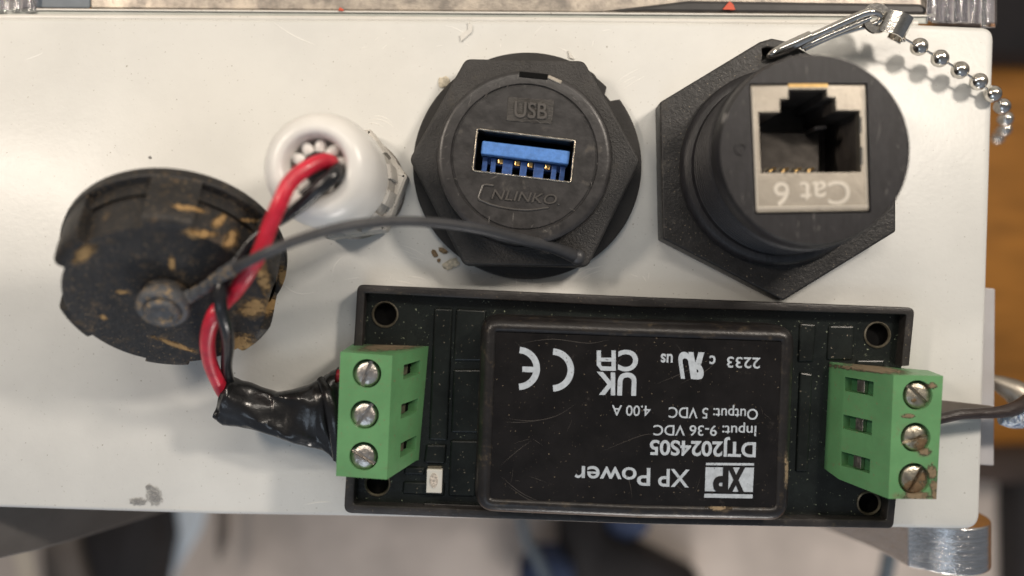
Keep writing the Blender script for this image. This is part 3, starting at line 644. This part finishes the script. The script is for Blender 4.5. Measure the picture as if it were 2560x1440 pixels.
m = MB(); tube(m, pts3([(834, 430, 350), (800, 452, 360), (752, 486, 360), (712, 530, 352)]), [7, 8, 7, 6], 12, 8); m.build('filler_strand', 'wire_black', pw, 60)
# tape: wrapped sleeve with creases
topl = [(577, 940), (600, 950), (640, 962), (690, 981), (725, 975), (757, 966), (785, 956), (806, 944), (826, 930), (846, 918)]
botl = [(534, 1044), (562, 1062), (600, 1066), (650, 1076), (700, 1092), (742, 1106), (775, 1116), (800, 1122), (825, 1134), (844, 1160)]
m = MB(); rr = []; NT_ = 90; NS = 44
def lerp_list(L, t):
    k_ = t*(len(L)-1); i = min(int(k_), len(L)-2); f = k_-i; return (L[i][0]*(1-f)+L[i+1][0]*f, L[i][1]*(1-f)+L[i+1][1]*f)
for i in range(NT_+1):
    t = i/NT_; zc = 92-20*t+30*math.exp(-t*9); a = W(*lerp_list(topl, t), zc); b = W(*lerp_list(botl, t), zc); c_ = (a+b)/2; hv = (a-b)/2; hw = hv.length*1.01; hd = hv.normalized()
    th = 34+16*math.sin(t*math.pi)+10*noise.noise(Vector((t*6, 0, 0)))
    if t < 0.06: th *= 0.55+7*t
    ring_ = []
    for j in range(NS):
        s_ = 2*math.pi*j/NS; cs, sn = math.cos(s_), math.sin(s_)
        x = math.copysign(abs(cs)**0.72, cs)*hw; y = math.copysign(abs(sn)**0.9, sn)*th
        d_ = 0
        if sn > -0.2:
            qv = Vector((t*5.5+cs*0.9, cs*1.7-t*2, 0.3)); d_ = 26*noise.noise(qv*0.55)+4*abs(noise.noise(qv*1.1))
            ph = (t*1.9+cs*0.16+0.25) % 1.0; d_ += 5.0*(1-ph)       # overlapped turns of the tape
            d_ += 8*noise.ridged_multi_fractal(Vector((t*2.6+cs*0.8, cs*1.2, 1.7)), 1.0, 2.0, 2, 1.0, 1.0)-4
        edge = 1+0.03*noise.noise(Vector((t*14, cs*2, 5)))
        ring_.append(c_+hd*x*edge+Vector((0, 0, y+d_*max(0, sn))))
    rr.append(ring_)
m.rings(rr); m.build('tape', 'tape', pw, 45)
m = MB(); rr = []
for i in range(25):      # a bunched turn of tape near the block
    t = i/24; a0 = W(770+50*t*0.3+20*t, 962-22*(1-t)*0+ (t*165), 128+10*math.sin(t*math.pi))
    rr.append(a0)
tube(m, [W(800, 948, 92), W(818, 985, 132), (W(832, 1040, 138)), W(838, 1100, 120), W(840, 1150, 90)], [10, 15, 17, 14, 8], 10, 8, flat=0.7); m.build('tape_fold', 'tape', pw, 60)
m = MB(); tube(m, pts3([(826, 946, 84), (846, 940, 82), (880, 940, 80)]), [14, 16, 16], 16, 6); m.build('red_wire_end', 'red', pw, 60)

# ---------------- CONVERTER MODULE ----------------
cv = empty('converter_module', 'black power converter on an open tray with a green terminal block at each end', 'power converter', W(1580, 1020, 0))
to = [W(u, v, 62) for u, v in ((893, 711), (1600, 742), (2288, 769), (2234, 1322), (1600, 1311), (859, 1283))]
ti = [W(u, v, 62) for u, v in ((912, 733), (1600, 768), (2266, 787), (2216, 1300), (1600, 1290), (884, 1261))]
to2 = rounded([(p.x, p.y) for p in to], [16, 1, 16, 16, 1, 20], 5); ti2 = rounded([(p.x, p.y) for p in ti], [4, 1, 4, 4, 1, 6], 3)
me = fixn(plate([to2, ti2], 6, 62, 4))
ct = MB(); ct.box(W(2268, 1075, 40), (90, 320, 110), R(4)); 
me = cut(me, [ct.mesh('c')]); finish(me, 'tray_wall', 'tray', cv, 30)
fm = plate([inset(to2, 3)], 0.5, 26, 0); cuts = []
holes = [(963, 786, 24, 31), (2192, 837, 24, 31), (2171, 1257, 24, 28), (944, 1208, 24, 30)]
for u, v, z, r in holes:
    p = W(u, v, z); cuts.append(fixn(revolve([(r-1, 2.0), (r-1, 40)], frame((p.x, p.y, 0), (0, 0, 1)), 40, True, True).mesh('c')))
fm = cut(fixn(fm), cuts); finish(fm, 'board', 'board', cv, 30)
for u, v, z, r in holes:
    p = W(u, v, z); revolve([(r+2, 25), (r+2, 29), (r-0.5, 31), (r-3, 27), (r-3.2, 25), (r-3.4, 24)], frame((p.x, p.y, 0), (0, 0, 1)), 40, False, False).build('mounting_hole', 'brass', cv, 50)
    revolve([(r-3.3, 24.5), (r-3.3, 3), (4, 2.6)], frame((p.x, p.y, 0), (0, 0, 1)), 30, False, True).build('hole_floor', 'deep', bpy.data.objects[[o.name for o in cv.children if o.name.startswith('mounting_hole')][-1]], 50)
def pad(pts, z=32):
    q = [W(u, v, z) for u, v in pts]; ol_ = rounded([(p.x, p.y) for p in q], 5, 3); loft(ol_, [(-1.5, 25.5), (0, z-4), (0.8, z-2), (2.2, z-0.7), (4.2, z)]).build('raised_trace', 'trace', cv, 0)
for q in ([(1086, 771), (1131, 772), (1118, 1102), (1073, 1100)], [(1141, 772), (1215, 776), (1205, 903), (1134, 902)], [(1134, 924), (1205, 924), (1197, 1083), (1128, 1082)], [(1127, 1101), (1197, 1102), (1188, 1242), (1121, 1240)],
          [(1066, 1112), (1116, 1112), (1112, 1160), (1060, 1158)], [(1012, 1167), (1062, 1169), (1060, 1188), (1010, 1186)], [(1009, 1204), (1112, 1208), (1110, 1240), (1006, 1234)], [(2073, 814), (2136, 815), (2132, 900), (2068, 900)],
          [(2000, 808), (2040, 811), (2034, 905), (1996, 905)], [(2000, 930), (2032, 935), (2020, 1180), (1990, 1180)], [(2142, 900), (2212, 900), (2212, 918), (2142, 915)]): pad(q)
m = loft(rounded([(p.x, p.y) for p in [W(u, v, 34) for u, v in ((2074, 1300), (2140, 1232), (2222, 1238), (2216, 1300))]], 4, 3), [(0, 26), (0.5, 32), (3, 34)])
me = cut(fixn(m.mesh('g')), [fixn(revolve([(30, 10), (30, 60)], frame((W(2171, 1257, 24).x, W(2171, 1257, 24).y, 0), (0, 0, 1)), 40, True, True).mesh('c'))]); finish(me, 'corner_gusset', 'tray', cv, 30)
strip(1060, 1500, 1258, 1268, 1276, 1288, 28, 44).build('tray_step', 'tray', cv, 0, 2)
ld = MB(); p = W(1086, 1202, 40); ld.box((p.x, p.y, 36), (38, 58, 20), R(-2)); ld = ld.build('led', 'led', cv, 0, 2); ld['label'] = 'small white LED chip'
m = MB(); m.rings([[Vector((p.x-1+10*math.cos(a), p.y+2+18*math.sin(a), z)) for a in [2*math.pi*j/20 for j in range(20)]] for z in (45.5, 47.5)]); m.build('led_window', 'led_lens', ld, 40)
m = MB(); m.box((p.x, p.y+32, 33), (34, 6, 8)); m.build('led_contact', 'brass', ld, 0, 1)
# converter case
zc_ = 150
co = [W(u, v, zc_) for u, v in ((1202, 788), (1600, 803), (1996, 815), (1978, 1310), (1600, 1303), (1184, 1285))]
co = rounded([(p.x, p.y) for p in co], [46, 1, 46, 52, 1, 52], 10)
cs_ = loft(co, [(-2, 26), (0, 112), (2.5, 127), (8, 139), (16, 146.5), (24, 149), (30, 149), (34, 147), (36.5, 144.2)], True, True).build('converter_case', 'case', cv, 40)
revolve([(1, 1)], frame((0, 0, 0), (0, 0, 1)), 3) 
fo_ = inset(co, 37); m = MB(); m.rings([[Vector((p.x, p.y, z)) for p in fo_] for z in (140, 145.2)]); fc = m.build('label_face', 'face', cs_, 30)
zP = 145.6
def pt(*a, **k_): return text_mesh(*a, **k_)
prn = []
prn.append(pt('XP', (1724, 1175), (1646, 1172), (-1, 43), zP, t=0.3, bold=0.012))
prn.append(pt('Power', (1626, 1171), (1437, 1165), (-1, 43), zP, t=0.3, bold=0.012))
prn.append(pt('DTJ2024S05', (1890, 1107), (1625, 1101), (-1, 35), zP, t=0.3, bold=0.025))
prn.append(pt('Input: 9-36 VDC', (1891, 1065), (1634, 1063), (-1, 25), zP, t=0.3, bold=0.008))
prn.append(pt('Output: 5 VDC', (1895, 1023), (1672, 1018), (-1, 26), zP, t=0.3, bold=0.008))
prn.append(pt('4.00 A', (1627, 1015), (1530, 1013), (-1, 25), zP, t=0.3, bold=0.008))
prn.append(pt('2233', (1901, 895), (1818, 892), (-1, 26), zP, t=0.3, bold=0.012))
prn.append(pt('c', (1789, 890), (1774, 890), (-1, 29), zP, t=0.3, bold=0.02))
prn.append(pt('us', (1682, 886), (1652, 885), (-1, 30), zP, t=0.3, bold=0.02))
# slanted component mark: mirrored R and U
prn.append(pt('R', (1762, 886), (1722, 885), (0, 58), zP, t=0.3, bold=0.06, mirror=True, shear=-0.25))
prn.append(pt('U', (1728, 885), (1693, 884), (0, 58), zP, t=0.3, bold=0.05, shear=-0.25))
def UK(s_, a_, b_, cp, bo=0.035): prn.append(pt(s_, a_, b_, cp, zP, t=0.3, bold=bo))
UK('U', (1592, 935), (1545, 934), (-2, 52)); UK('K', (1538, 934), (1492, 932), (0, 52)); UK('C', (1596, 878), (1546, 877), (-2, 48)); 
def pstroke(pts, w, z=zP):
    mb = MB(); P_ = [W(u, v, z) for u, v in pts]; up_ = []; dn = []
    for i, p_ in enumerate(P_):
        t_ = (P_[min(i+1, len(P_)-1)]-P_[max(i-1, 0)]).normalized(); n_ = Vector((-t_.y, t_.x, 0))*w/2; up_.append(p_+n_); dn.append(p_-n_)
    for i in range(len(P_)-1):
        q = [up_[i], up_[i+1], dn[i+1], dn[i]]; k_ = len(mb.v); mb.v += [x-Vector((0, 0, .3)) for x in q]+[x+Vector((0, 0, .3)) for x in q]
        mb.f += [(k_+3, k_+2, k_+1, k_), (k_+4, k_+5, k_+6, k_+7), (k_, k_+1, k_+5, k_+4), (k_+2, k_+3, k_+7, k_+6), (k_, k_+4, k_+7, k_+3), (k_+1, k_+2, k_+6, k_+5)]
    return mb.mesh('s')
prn.append(pstroke([(1497, 876), (1497, 912), (1504, 921), (1538, 922)], 10)); prn.append(pstroke([(1534, 876), (1534, 927)], 10)); prn.append(pstroke([(1497, 899), (1534, 899)], 9))
prn.append(pstroke([(u, v) for u, v in arcpts(1381, 925, 46, R(-88), R(88), 24)], 15)); prn.append(pstroke(arcpts(1296, 921, 46, R(-86), R(88), 24), 15)); prn.append(pstroke([(1306, 923), (1334, 924)], 13))
# scratches across the glossy label
m_s = MB()
rs_ = random.Random(3)
def lscr(pts, w): tube(m_s, [W(u, v, 145.3) for u, v in pts], [0.05]+[w*0.6]*(len(pts)-2)+[0.05], 6, 5, flat=0.3)
for q in ([(1262, 1046), (1330, 1052), (1390, 1040), (1440, 1010)], [(1262, 1055), (1300, 1056), (1350, 1052)], [(1250, 1165), (1290, 1130), (1330, 1100)], [(1300, 858), (1380, 848), (1470, 858), (1520, 850)], [(1560, 1170), (1575, 1210), (1580, 1245)],
          [(1700, 960), (1760, 930), (1790, 905)], [(1250, 1190), (1300, 1230), (1350, 1255)], [(1270, 1215), (1320, 1248), (1372, 1262)], [(1500, 1130), (1600, 1090), (1640, 1085)], [(1640, 960), (1700, 935), (1770, 900)]): lscr(q, 0.9)
for k_ in range(18):
    u, v, a_, l_ = rs_.uniform(1256, 1930), rs_.uniform(860, 1262), rs_.uniform(0.1, 2.9), rs_.uniform(8, 50); lscr([(u, v), (u+l_*.5*math.cos(a_)+1, v-l_*.5*math.sin(a_)), (u+l_*math.cos(a_), v-l_*math.sin(a_))], rs_.uniform(0.25, 0.6))
so = m_s.build('label_scratches', 'scuff', cs_, 60); so['kind'] = 'stuff'
# logo box: white field with bars, black letters on it
def quad(pts, z=zP, t=0.3):
    m_ = MB(); m_.rings([[W(u, v, zz) for u, v in pts] for zz in (z-t, z+t)]); return m_.mesh('q')
prn.append(quad([(1765, 1157), (1885, 1158), (1885, 1164), (1765, 1163)])); prn.append(quad([(1764, 1168), (1885, 1169), (1882, 1230), (1762, 1228)])); prn.append(quad([(1761, 1234), (1882, 1236), (1881, 1246), (1760, 1244)]))
names = ['printed_text']*9+['approval_mark']*(len(prn)-12)+['maker_logo']*3
def lift(g_):
    for k_, i_ in enumerate(g_):
        for v_ in prn[i_].vertices: v_.co.z += 0.12*k_
    return merge(*[prn[i_] for i_ in g_])
groups_ = [[0], [1], [2], [3], [4], [5], [6], [7, 9, 10, 8], [11, 12, 13, 14, 15, 16], [17], [18, 19], [20, 21, 22]]
for g_ in groups_: finish(lift(g_), 'logo_field' if g_[0] == 20 else ('approval_mark' if g_[0] in (7, 11, 17, 18) else 'printed_text'), 'print', cs_, 0)
lgm = merge(text_mesh('X', (1864, 1170), (1818, 1169), (-2, 59), zP+1, 0.5, 0.05), text_mesh('P', (1822, 1169), (1784, 1168), (-2, 59), zP+1.6, 0.4, 0.05))
finish(lgm, 'logo_letters', 'ink_black', cs_, 0)

def terminal(name_lbl, up4, dn4, mid2, screws, slots, wallz, right, smat):
    """up4: screw face corners (px) TL TR BR BL at zt; dn4: base corners; mid2: lower edge of slanted face"""
    zt, zb = 200, 26
    T = [W(u, v, zt) for u, v in up4]; B = [W(u, v, zb+4) for u, v in dn4]
    for p in B: p.z = zb
    Mi = [W(u, v, mid2[2]) for u, v in mid2[:2]]
    if right:   # cross section (left to right): base-left, mid, top-left, top-right, base-right
        s0 = [B[0], Mi[0], T[0], T[1], B[1]]; s1 = [B[3], Mi[1], T[3], T[2], B[2]]
    else: s0 = [B[1], Mi[0], T[1], T[0], B[0]]; s1 = [B[2], Mi[1], T[2], T[3], B[3]]
    mb = MB(); mb.rings([s0, s1]); me_ = fixn(mb.mesh('t')); cuts_ = []
    for u, v, r in screws:
        p_ = W(u, v, zt); cuts_.append(fixn(revolve([(r, 150), (r, 230)], frame((p_.x, p_.y, 0), (0, 0, 1)), 36, True, True).mesh('c')))
    # slanted face frame
    a_, b_, c2 = s0[1], s0[2], s1[1]
    ex = (b_-a_).normalized(); ey = (c2-a_).normalized(); nn = ex.cross(ey).normalized(); 
    if nn.z < 0: nn = -nn
    sl = []
    for u, v, w_, h_ in slots:
        # project ray onto slanted plane
        cam_ = Vector((0, 0, D)); d_ = (W(u, v, 0)-cam_); t_ = (a_-cam_).dot(nn)/d_.dot(nn); p_ = cam_+d_*t_
        def bx(w2, h2, d0, d1): return [p_+ex*x*w2/2+ey*y*h2/2+nn*z_ for z_ in (d0, d1) for x, y in ((-1, -1), (1, -1), (1, 1), (-1, 1))]
        q = bx(w_, h_, -26, 20); cm = MB(); cm.hexa(q[:4], q[4:]); cuts_.append(fixn(cm.mesh('c'))); sl.append((p_, w_, h_))
    me_ = cut(me_, cuts_); tb_ = finish(me_, 'terminal_block', 'green', cv, 30, 2.0, 2); tb_['label'] = name_lbl
    for i, (p_, w_, h_) in enumerate(sl):
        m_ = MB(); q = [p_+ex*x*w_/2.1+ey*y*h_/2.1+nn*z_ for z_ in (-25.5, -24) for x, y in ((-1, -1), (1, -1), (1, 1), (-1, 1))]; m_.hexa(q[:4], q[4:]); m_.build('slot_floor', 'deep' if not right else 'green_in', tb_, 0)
        m_ = MB(); s_ = 0.12
        q = [p_+ex*(x*w_*0.13+(-w_*0.02))+ey*y*h_/2.3+nn*z_ for z_ in (-22, -9 if right else -17) for x, y in ((-1, -1), (1, -1), (1, 1), (-1, 1))]; m_.hexa(q[:4], q[4:])
        m_.build('wire_clamp', 'screw' if right else 'brass', tb_, 0, 1)
    for i, (u, v, r) in enumerate(screws):
        p_ = W(u, v, zt-14); f_ = frame((p_.x, p_.y, 0), (0, 0, 1)); rs = r-3
        dome = fixn(revolve([(rs, 150), (rs, 184), (rs-1.5, 188), (rs-5, 190.5), (rs*0.5, 192.5), (0.5, 193.5)], f_, 36, True, True).mesh('s'))
        a0 = smat[1][i]; sb = MB(); sb.box((p_.x, p_.y, 191), (r*2.4, 8.5, 18), R(a0))
        dome = cut(dome, [fixn(sb.mesh('c'))]); finish(dome, 'screw', smat[0], tb_, 40)
    return tb_
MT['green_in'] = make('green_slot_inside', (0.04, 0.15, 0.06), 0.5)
terminal('green block at the left end whose three screws are clean', [(851, 880), (981, 889), (967, 1199), (840, 1190)], [(882, 860), (1071, 866), (1046, 1151), (872, 1160)], [(1063, 868), (1040, 1152), 50],
         [(917, 934, 33), (911, 1037, 33), (909, 1141, 33)], [(1029, 924, 84, 34), (1023, 1021, 84, 34), (1019, 1116, 84, 34)], 0, False, ('screw', (70, 55, -32)))
terminal('green block at the right end with mud on its lower screws', [(2234, 937), (2358, 940), (2341, 1248), (2221, 1247)], [(2075, 905), (2322, 926), (2300, 1195), (2062, 1172)], [(2109, 916), (2097, 1198), 84],
         [(2294, 988, 34), (2289, 1094, 34), (2285, 1197, 36)], [(2147, 966, 80, 34), (2143, 1062, 80, 34), (2138, 1156, 80, 34)], 0, True, ('screw_dirty', (-45, 20, 60)))

# ---------------- OUTPUT WIRE ----------------
ow = empty('output_wire', 'short dark brown wire leaving the right green terminal block past the box edge', 'wire', W(2450, 1045, 0))
m = MB(); tube(m, pts3([(2330, 1052, 70), (2362, 1044, 72), (2400, 1036, 72), (2450, 1033, 64), (2500, 1030, 56), (2540, 1020, 40), (2570, 1000, 0), (2580, 990, -80)]), [13.5, 13.5, 13.5, 13.5, 14.5, 17, 17, 17], 16, 8); m.build('insulation', 'wire_brown', ow, 60)
m = MB(); tube(m, [W(2500, 1046, 10), W(2535, 1046, 12), W(2590, 1040, 8)], [16, 26, 28], 18, 6); m.build('foil_sleeve', 'blue_glitter', ow, 60)
m = MB(); m.rings([[W(u, v, z) for u, v in ((2352, 1000), (2470, 1013), (2500, 1020), (2490, 1034), (2352, 1032))] for z in (2, 34)]); o = m.build('shade_stand_in', 'cable_grey', None, 0, 2); top_thing(o, W(2400, 1015, 0)); tag(o, 'flat grey tapered stand-in for shade and a sleeve beside the right green terminal block, above the dark wire', 'painted shade')  # grey wedge put in where shade falls beside a pale sleeve
m = MB(); rr = []
for i in range(13):
    a = R(-70+i*14); rr.append(W(2478+95*math.cos(a), 1040-90*math.sin(a)*0.95, -60))
tube(m, [W(2478, 950, -160), W(2510, 965, -150), W(2545, 985, -140), W(2575, 1030, -130)], [16, 26, 34, 34], 16, 6); o = m.build('grey_tube', 'shield', None, 60); top_thing(o, W(2510, 980, -300)); tag(o, 'dull grey metal tube behind the dark wire at the right edge', 'tube')

# ---------------- OTHER HARDWARE ROUND THE BOX ----------------
m = MB(); m.rings([[W(u, v, z) for u, v in ((2430, 716), (2487, 722), (2484, 1164), (2420, 1160))] for z in (-90, -60)]); o = m.build('plastic_strip', 'white_film', None, 0, 3); top_thing(o, W(2470, 1164, -90)); tag(o, 'thin white plastic strip sticking out behind the right edge of the box', 'strip')
# bracket feet: rounded aluminium tabs under the box
def tab(outline_xz, y0, y1, name, mat, label):
    mb = MB(); mb.rings([[Vector((x, y0, z)) for x, z in outline_xz], [Vector((x, y1, z)) for x, z in outline_xz]]); o_ = mb.build(name, mat, None, 24, 4, 2)
    xs = [p[0] for p in outline_xz]; top_thing(o_, (sum(xs)/len(xs), min(y0, y1), min(p[1] for p in outline_xz))); tag(o_, label, 'bracket', None); return o_
cxl, czl, rl = 1122, -195, 150
outl = [(1279, -700)]+[(1160+119*math.cos(a), -195+150*math.sin(a)) for a in [R(x) for x in range(-5, 141, 5)]]+[(1044, -120), (1036, -180), (1026, -258), (1003, -340), (968, -442), (925, -560), (890, -700)]
t1 = tab(outl, -614, -735, 'mounting_bracket', 'alu', 'shiny brushed aluminium foot under the lower right corner of the box')
outl = [(-1700, -30), (-1420, -40), (-1335, -75), (-1265, -160), (-1205, -280), (-1155, -400), (-1110, -520), (-1075, -620), (-1050, -760), (-1700, -760)]
t2 = tab(outl, -566, -702, 'mounting_bracket', 'alu_shaded', 'metal foot with its shade painted as dark grey under the lower left corner of the box')

# ---------------- BACKGROUND, FAR BELOW THE BOX ----------------
ZB = -2600
def flat(name, pts, z, t, mat, label=None, cat=None, kind=None, bev=0):
    m_ = MB(); m_.rings([[W(u, v, z) for u, v in pts] for _ in (0,)]+[]) if False else None
    m_ = MB(); q = [W(u, v, z) for u, v in pts]; m_.rings([[Vector((p.x, p.y, z-t)) for p in q], [Vector((p.x, p.y, z)) for p in q]]); o_ = m_.build(name, mat, None, 0, bev, 3)
    cx_ = sum(p.x for p in q)/len(q); cy_ = sum(p.y for p in q)/len(q); top_thing(o_, (cx_, cy_, z-t))
    if label: tag(o_, label, cat)
    if kind: o_['kind'] = kind
    return o_
flat('tabletop', [(-1500, -1500), (4200, -1500), (4200, 3000), (-1500, 3000)], ZB, 80, 'wood', kind='structure')
flat('grey_mat', [(-900, 1160), (2544, 1150), (2548, 2300), (-900, 2300)], ZB+20, 15, 'grey_mat', 'pinkish grey mat out of focus beneath the box', 'mat', bev=3)
def lump(name, pts, z, h_, mat, label, cat):
    q = [W(u, v, z) for u, v in pts]; olx = rounded([(p.x, p.y) for p in q], 60, 6)
    m_ = loft(olx, [(0, z-h_), (0, z-h_*0.4), (12, z-h_*0.12), (45, z)]); o_ = m_.build(name, mat, None, 50)
    top_thing(o_, (sum(p.x for p in q)/len(q), sum(p.y for p in q)/len(q), z-h_)); tag(o_, label, cat); return o_
lump('black_case', [(2400, -300), (2900, -300), (2900, 140), (2400, 130)], -2300, 280, 'slate_dark' if 'slate_dark' in MT else 'soft_black', 'dark case at the top right beyond the box, out of focus', 'case')
lump('shadow_band', [(2380, 1128), (2900, 1120), (2900, 1220), (2500, 1215), (2380, 1200)], -2350, 200, 'shade_brown', 'dark brown band standing in for shadow on the table to the lower right of the box, out of focus', 'pouch')  # lump added in place of a band of shadow on the table
lump('black_pouch', [(2546, 1190), (2900, 1190), (2900, 1700), (2552, 1700)], -2350, 200, 'soft_black', 'black object at the bottom right corner of the picture, out of focus', 'pouch')
lump('black_bag', [(176, 1180), (384, 1180), (392, 1300), (400, 1370), (372, 1520), (250, 1560), (200, 1380)], -2300, 260, 'soft_black', 'large black blurred bag below the lower left of the box', 'bag')
lump('brown_bag', [(92, 1240), (172, 1240), (205, 1380), (260, 1560), (110, 1560), (92, 1380)], -2380, 200, 'cable_grey', 'grey brown blurred bag between the left metal foot and the black bag', 'bag')
flat('blue_sheet', [(388, 1160), (548, 1160), (500, 1330), (420, 1460), (410, 1700), (360, 1700), (360, 1300)], ZB+45, 20, 'pale_blue', 'pale blue blurred sheet beside the black bag', 'sheet', bev=4)
flat('cream_sheet', [(48, 1340), (76, 1372), (110, 1560), (70, 1560), (30, 1380)], -2150, 10, 'pale_cream', 'cream coloured blurred strip below the left metal foot', 'strip', bev=3)
m = MB(); tube(m, [W(558, 1180, -2350), W(558, 1300, -2350), W(556, 1350, -2350), W(549, 1396, -2350)], [30, 30, 30, 10], 14, 6); o = m.build('cable_end', 'cable_grey', None, 60); top_thing(o, W(556, 1396, -2380)); tag(o, 'hanging grey brown cable end blurred below the left of the box', 'cable')
lump('black_tool', [(1390, 1180), (1500, 1180), (1520, 1330), (1760, 1450), (1760, 1520), (1440, 1520), (1400, 1400)], -2320, 220, 'soft_black', 'black angular blurred tool beneath the middle of the converter', 'tool')
lump('navy_cloth', [(1500, 1200), (1640, 1200), (1625, 1340), (1540, 1375), (1510, 1340)], -2360, 160, 'soft_navy', 'dark blue blurred cloth to the right of the black tool', 'cloth')
lump('navy_glove', [(1300, 1425), (1345, 1385), (1400, 1385), (1440, 1420), (1440, 1600), (1280, 1600)], -2250, 200, 'soft_navy', 'dark blue blurred bundle at the bottom edge below the converter', 'cloth')
m = MB(); tube(m, [W(1290, 1180, -2250), W(1310, 1330, -2250), W(1345, 1400, -2250), W(1400, 1520, -2250)], [26, 26, 28, 28], 14, 6); o = m.build('grey_cable', 'slate', None, 60); top_thing(o, W(1330, 1380, -2290)); tag(o, 'slate grey blurred cable slanting past the left of the black tool', 'cable')
m = MB(); tube(m, [W(2235, 1330, -1500), W(2222, 1400, -1500), W(2205, 1480, -1500)], [30, 30, 30], 14, 6); o = m.build('steel_rod', 'slate', None, 60); top_thing(o, W(2220, 1400, -1540)); tag(o, 'blue grey blurred rod left of the aluminium foot', 'rod')
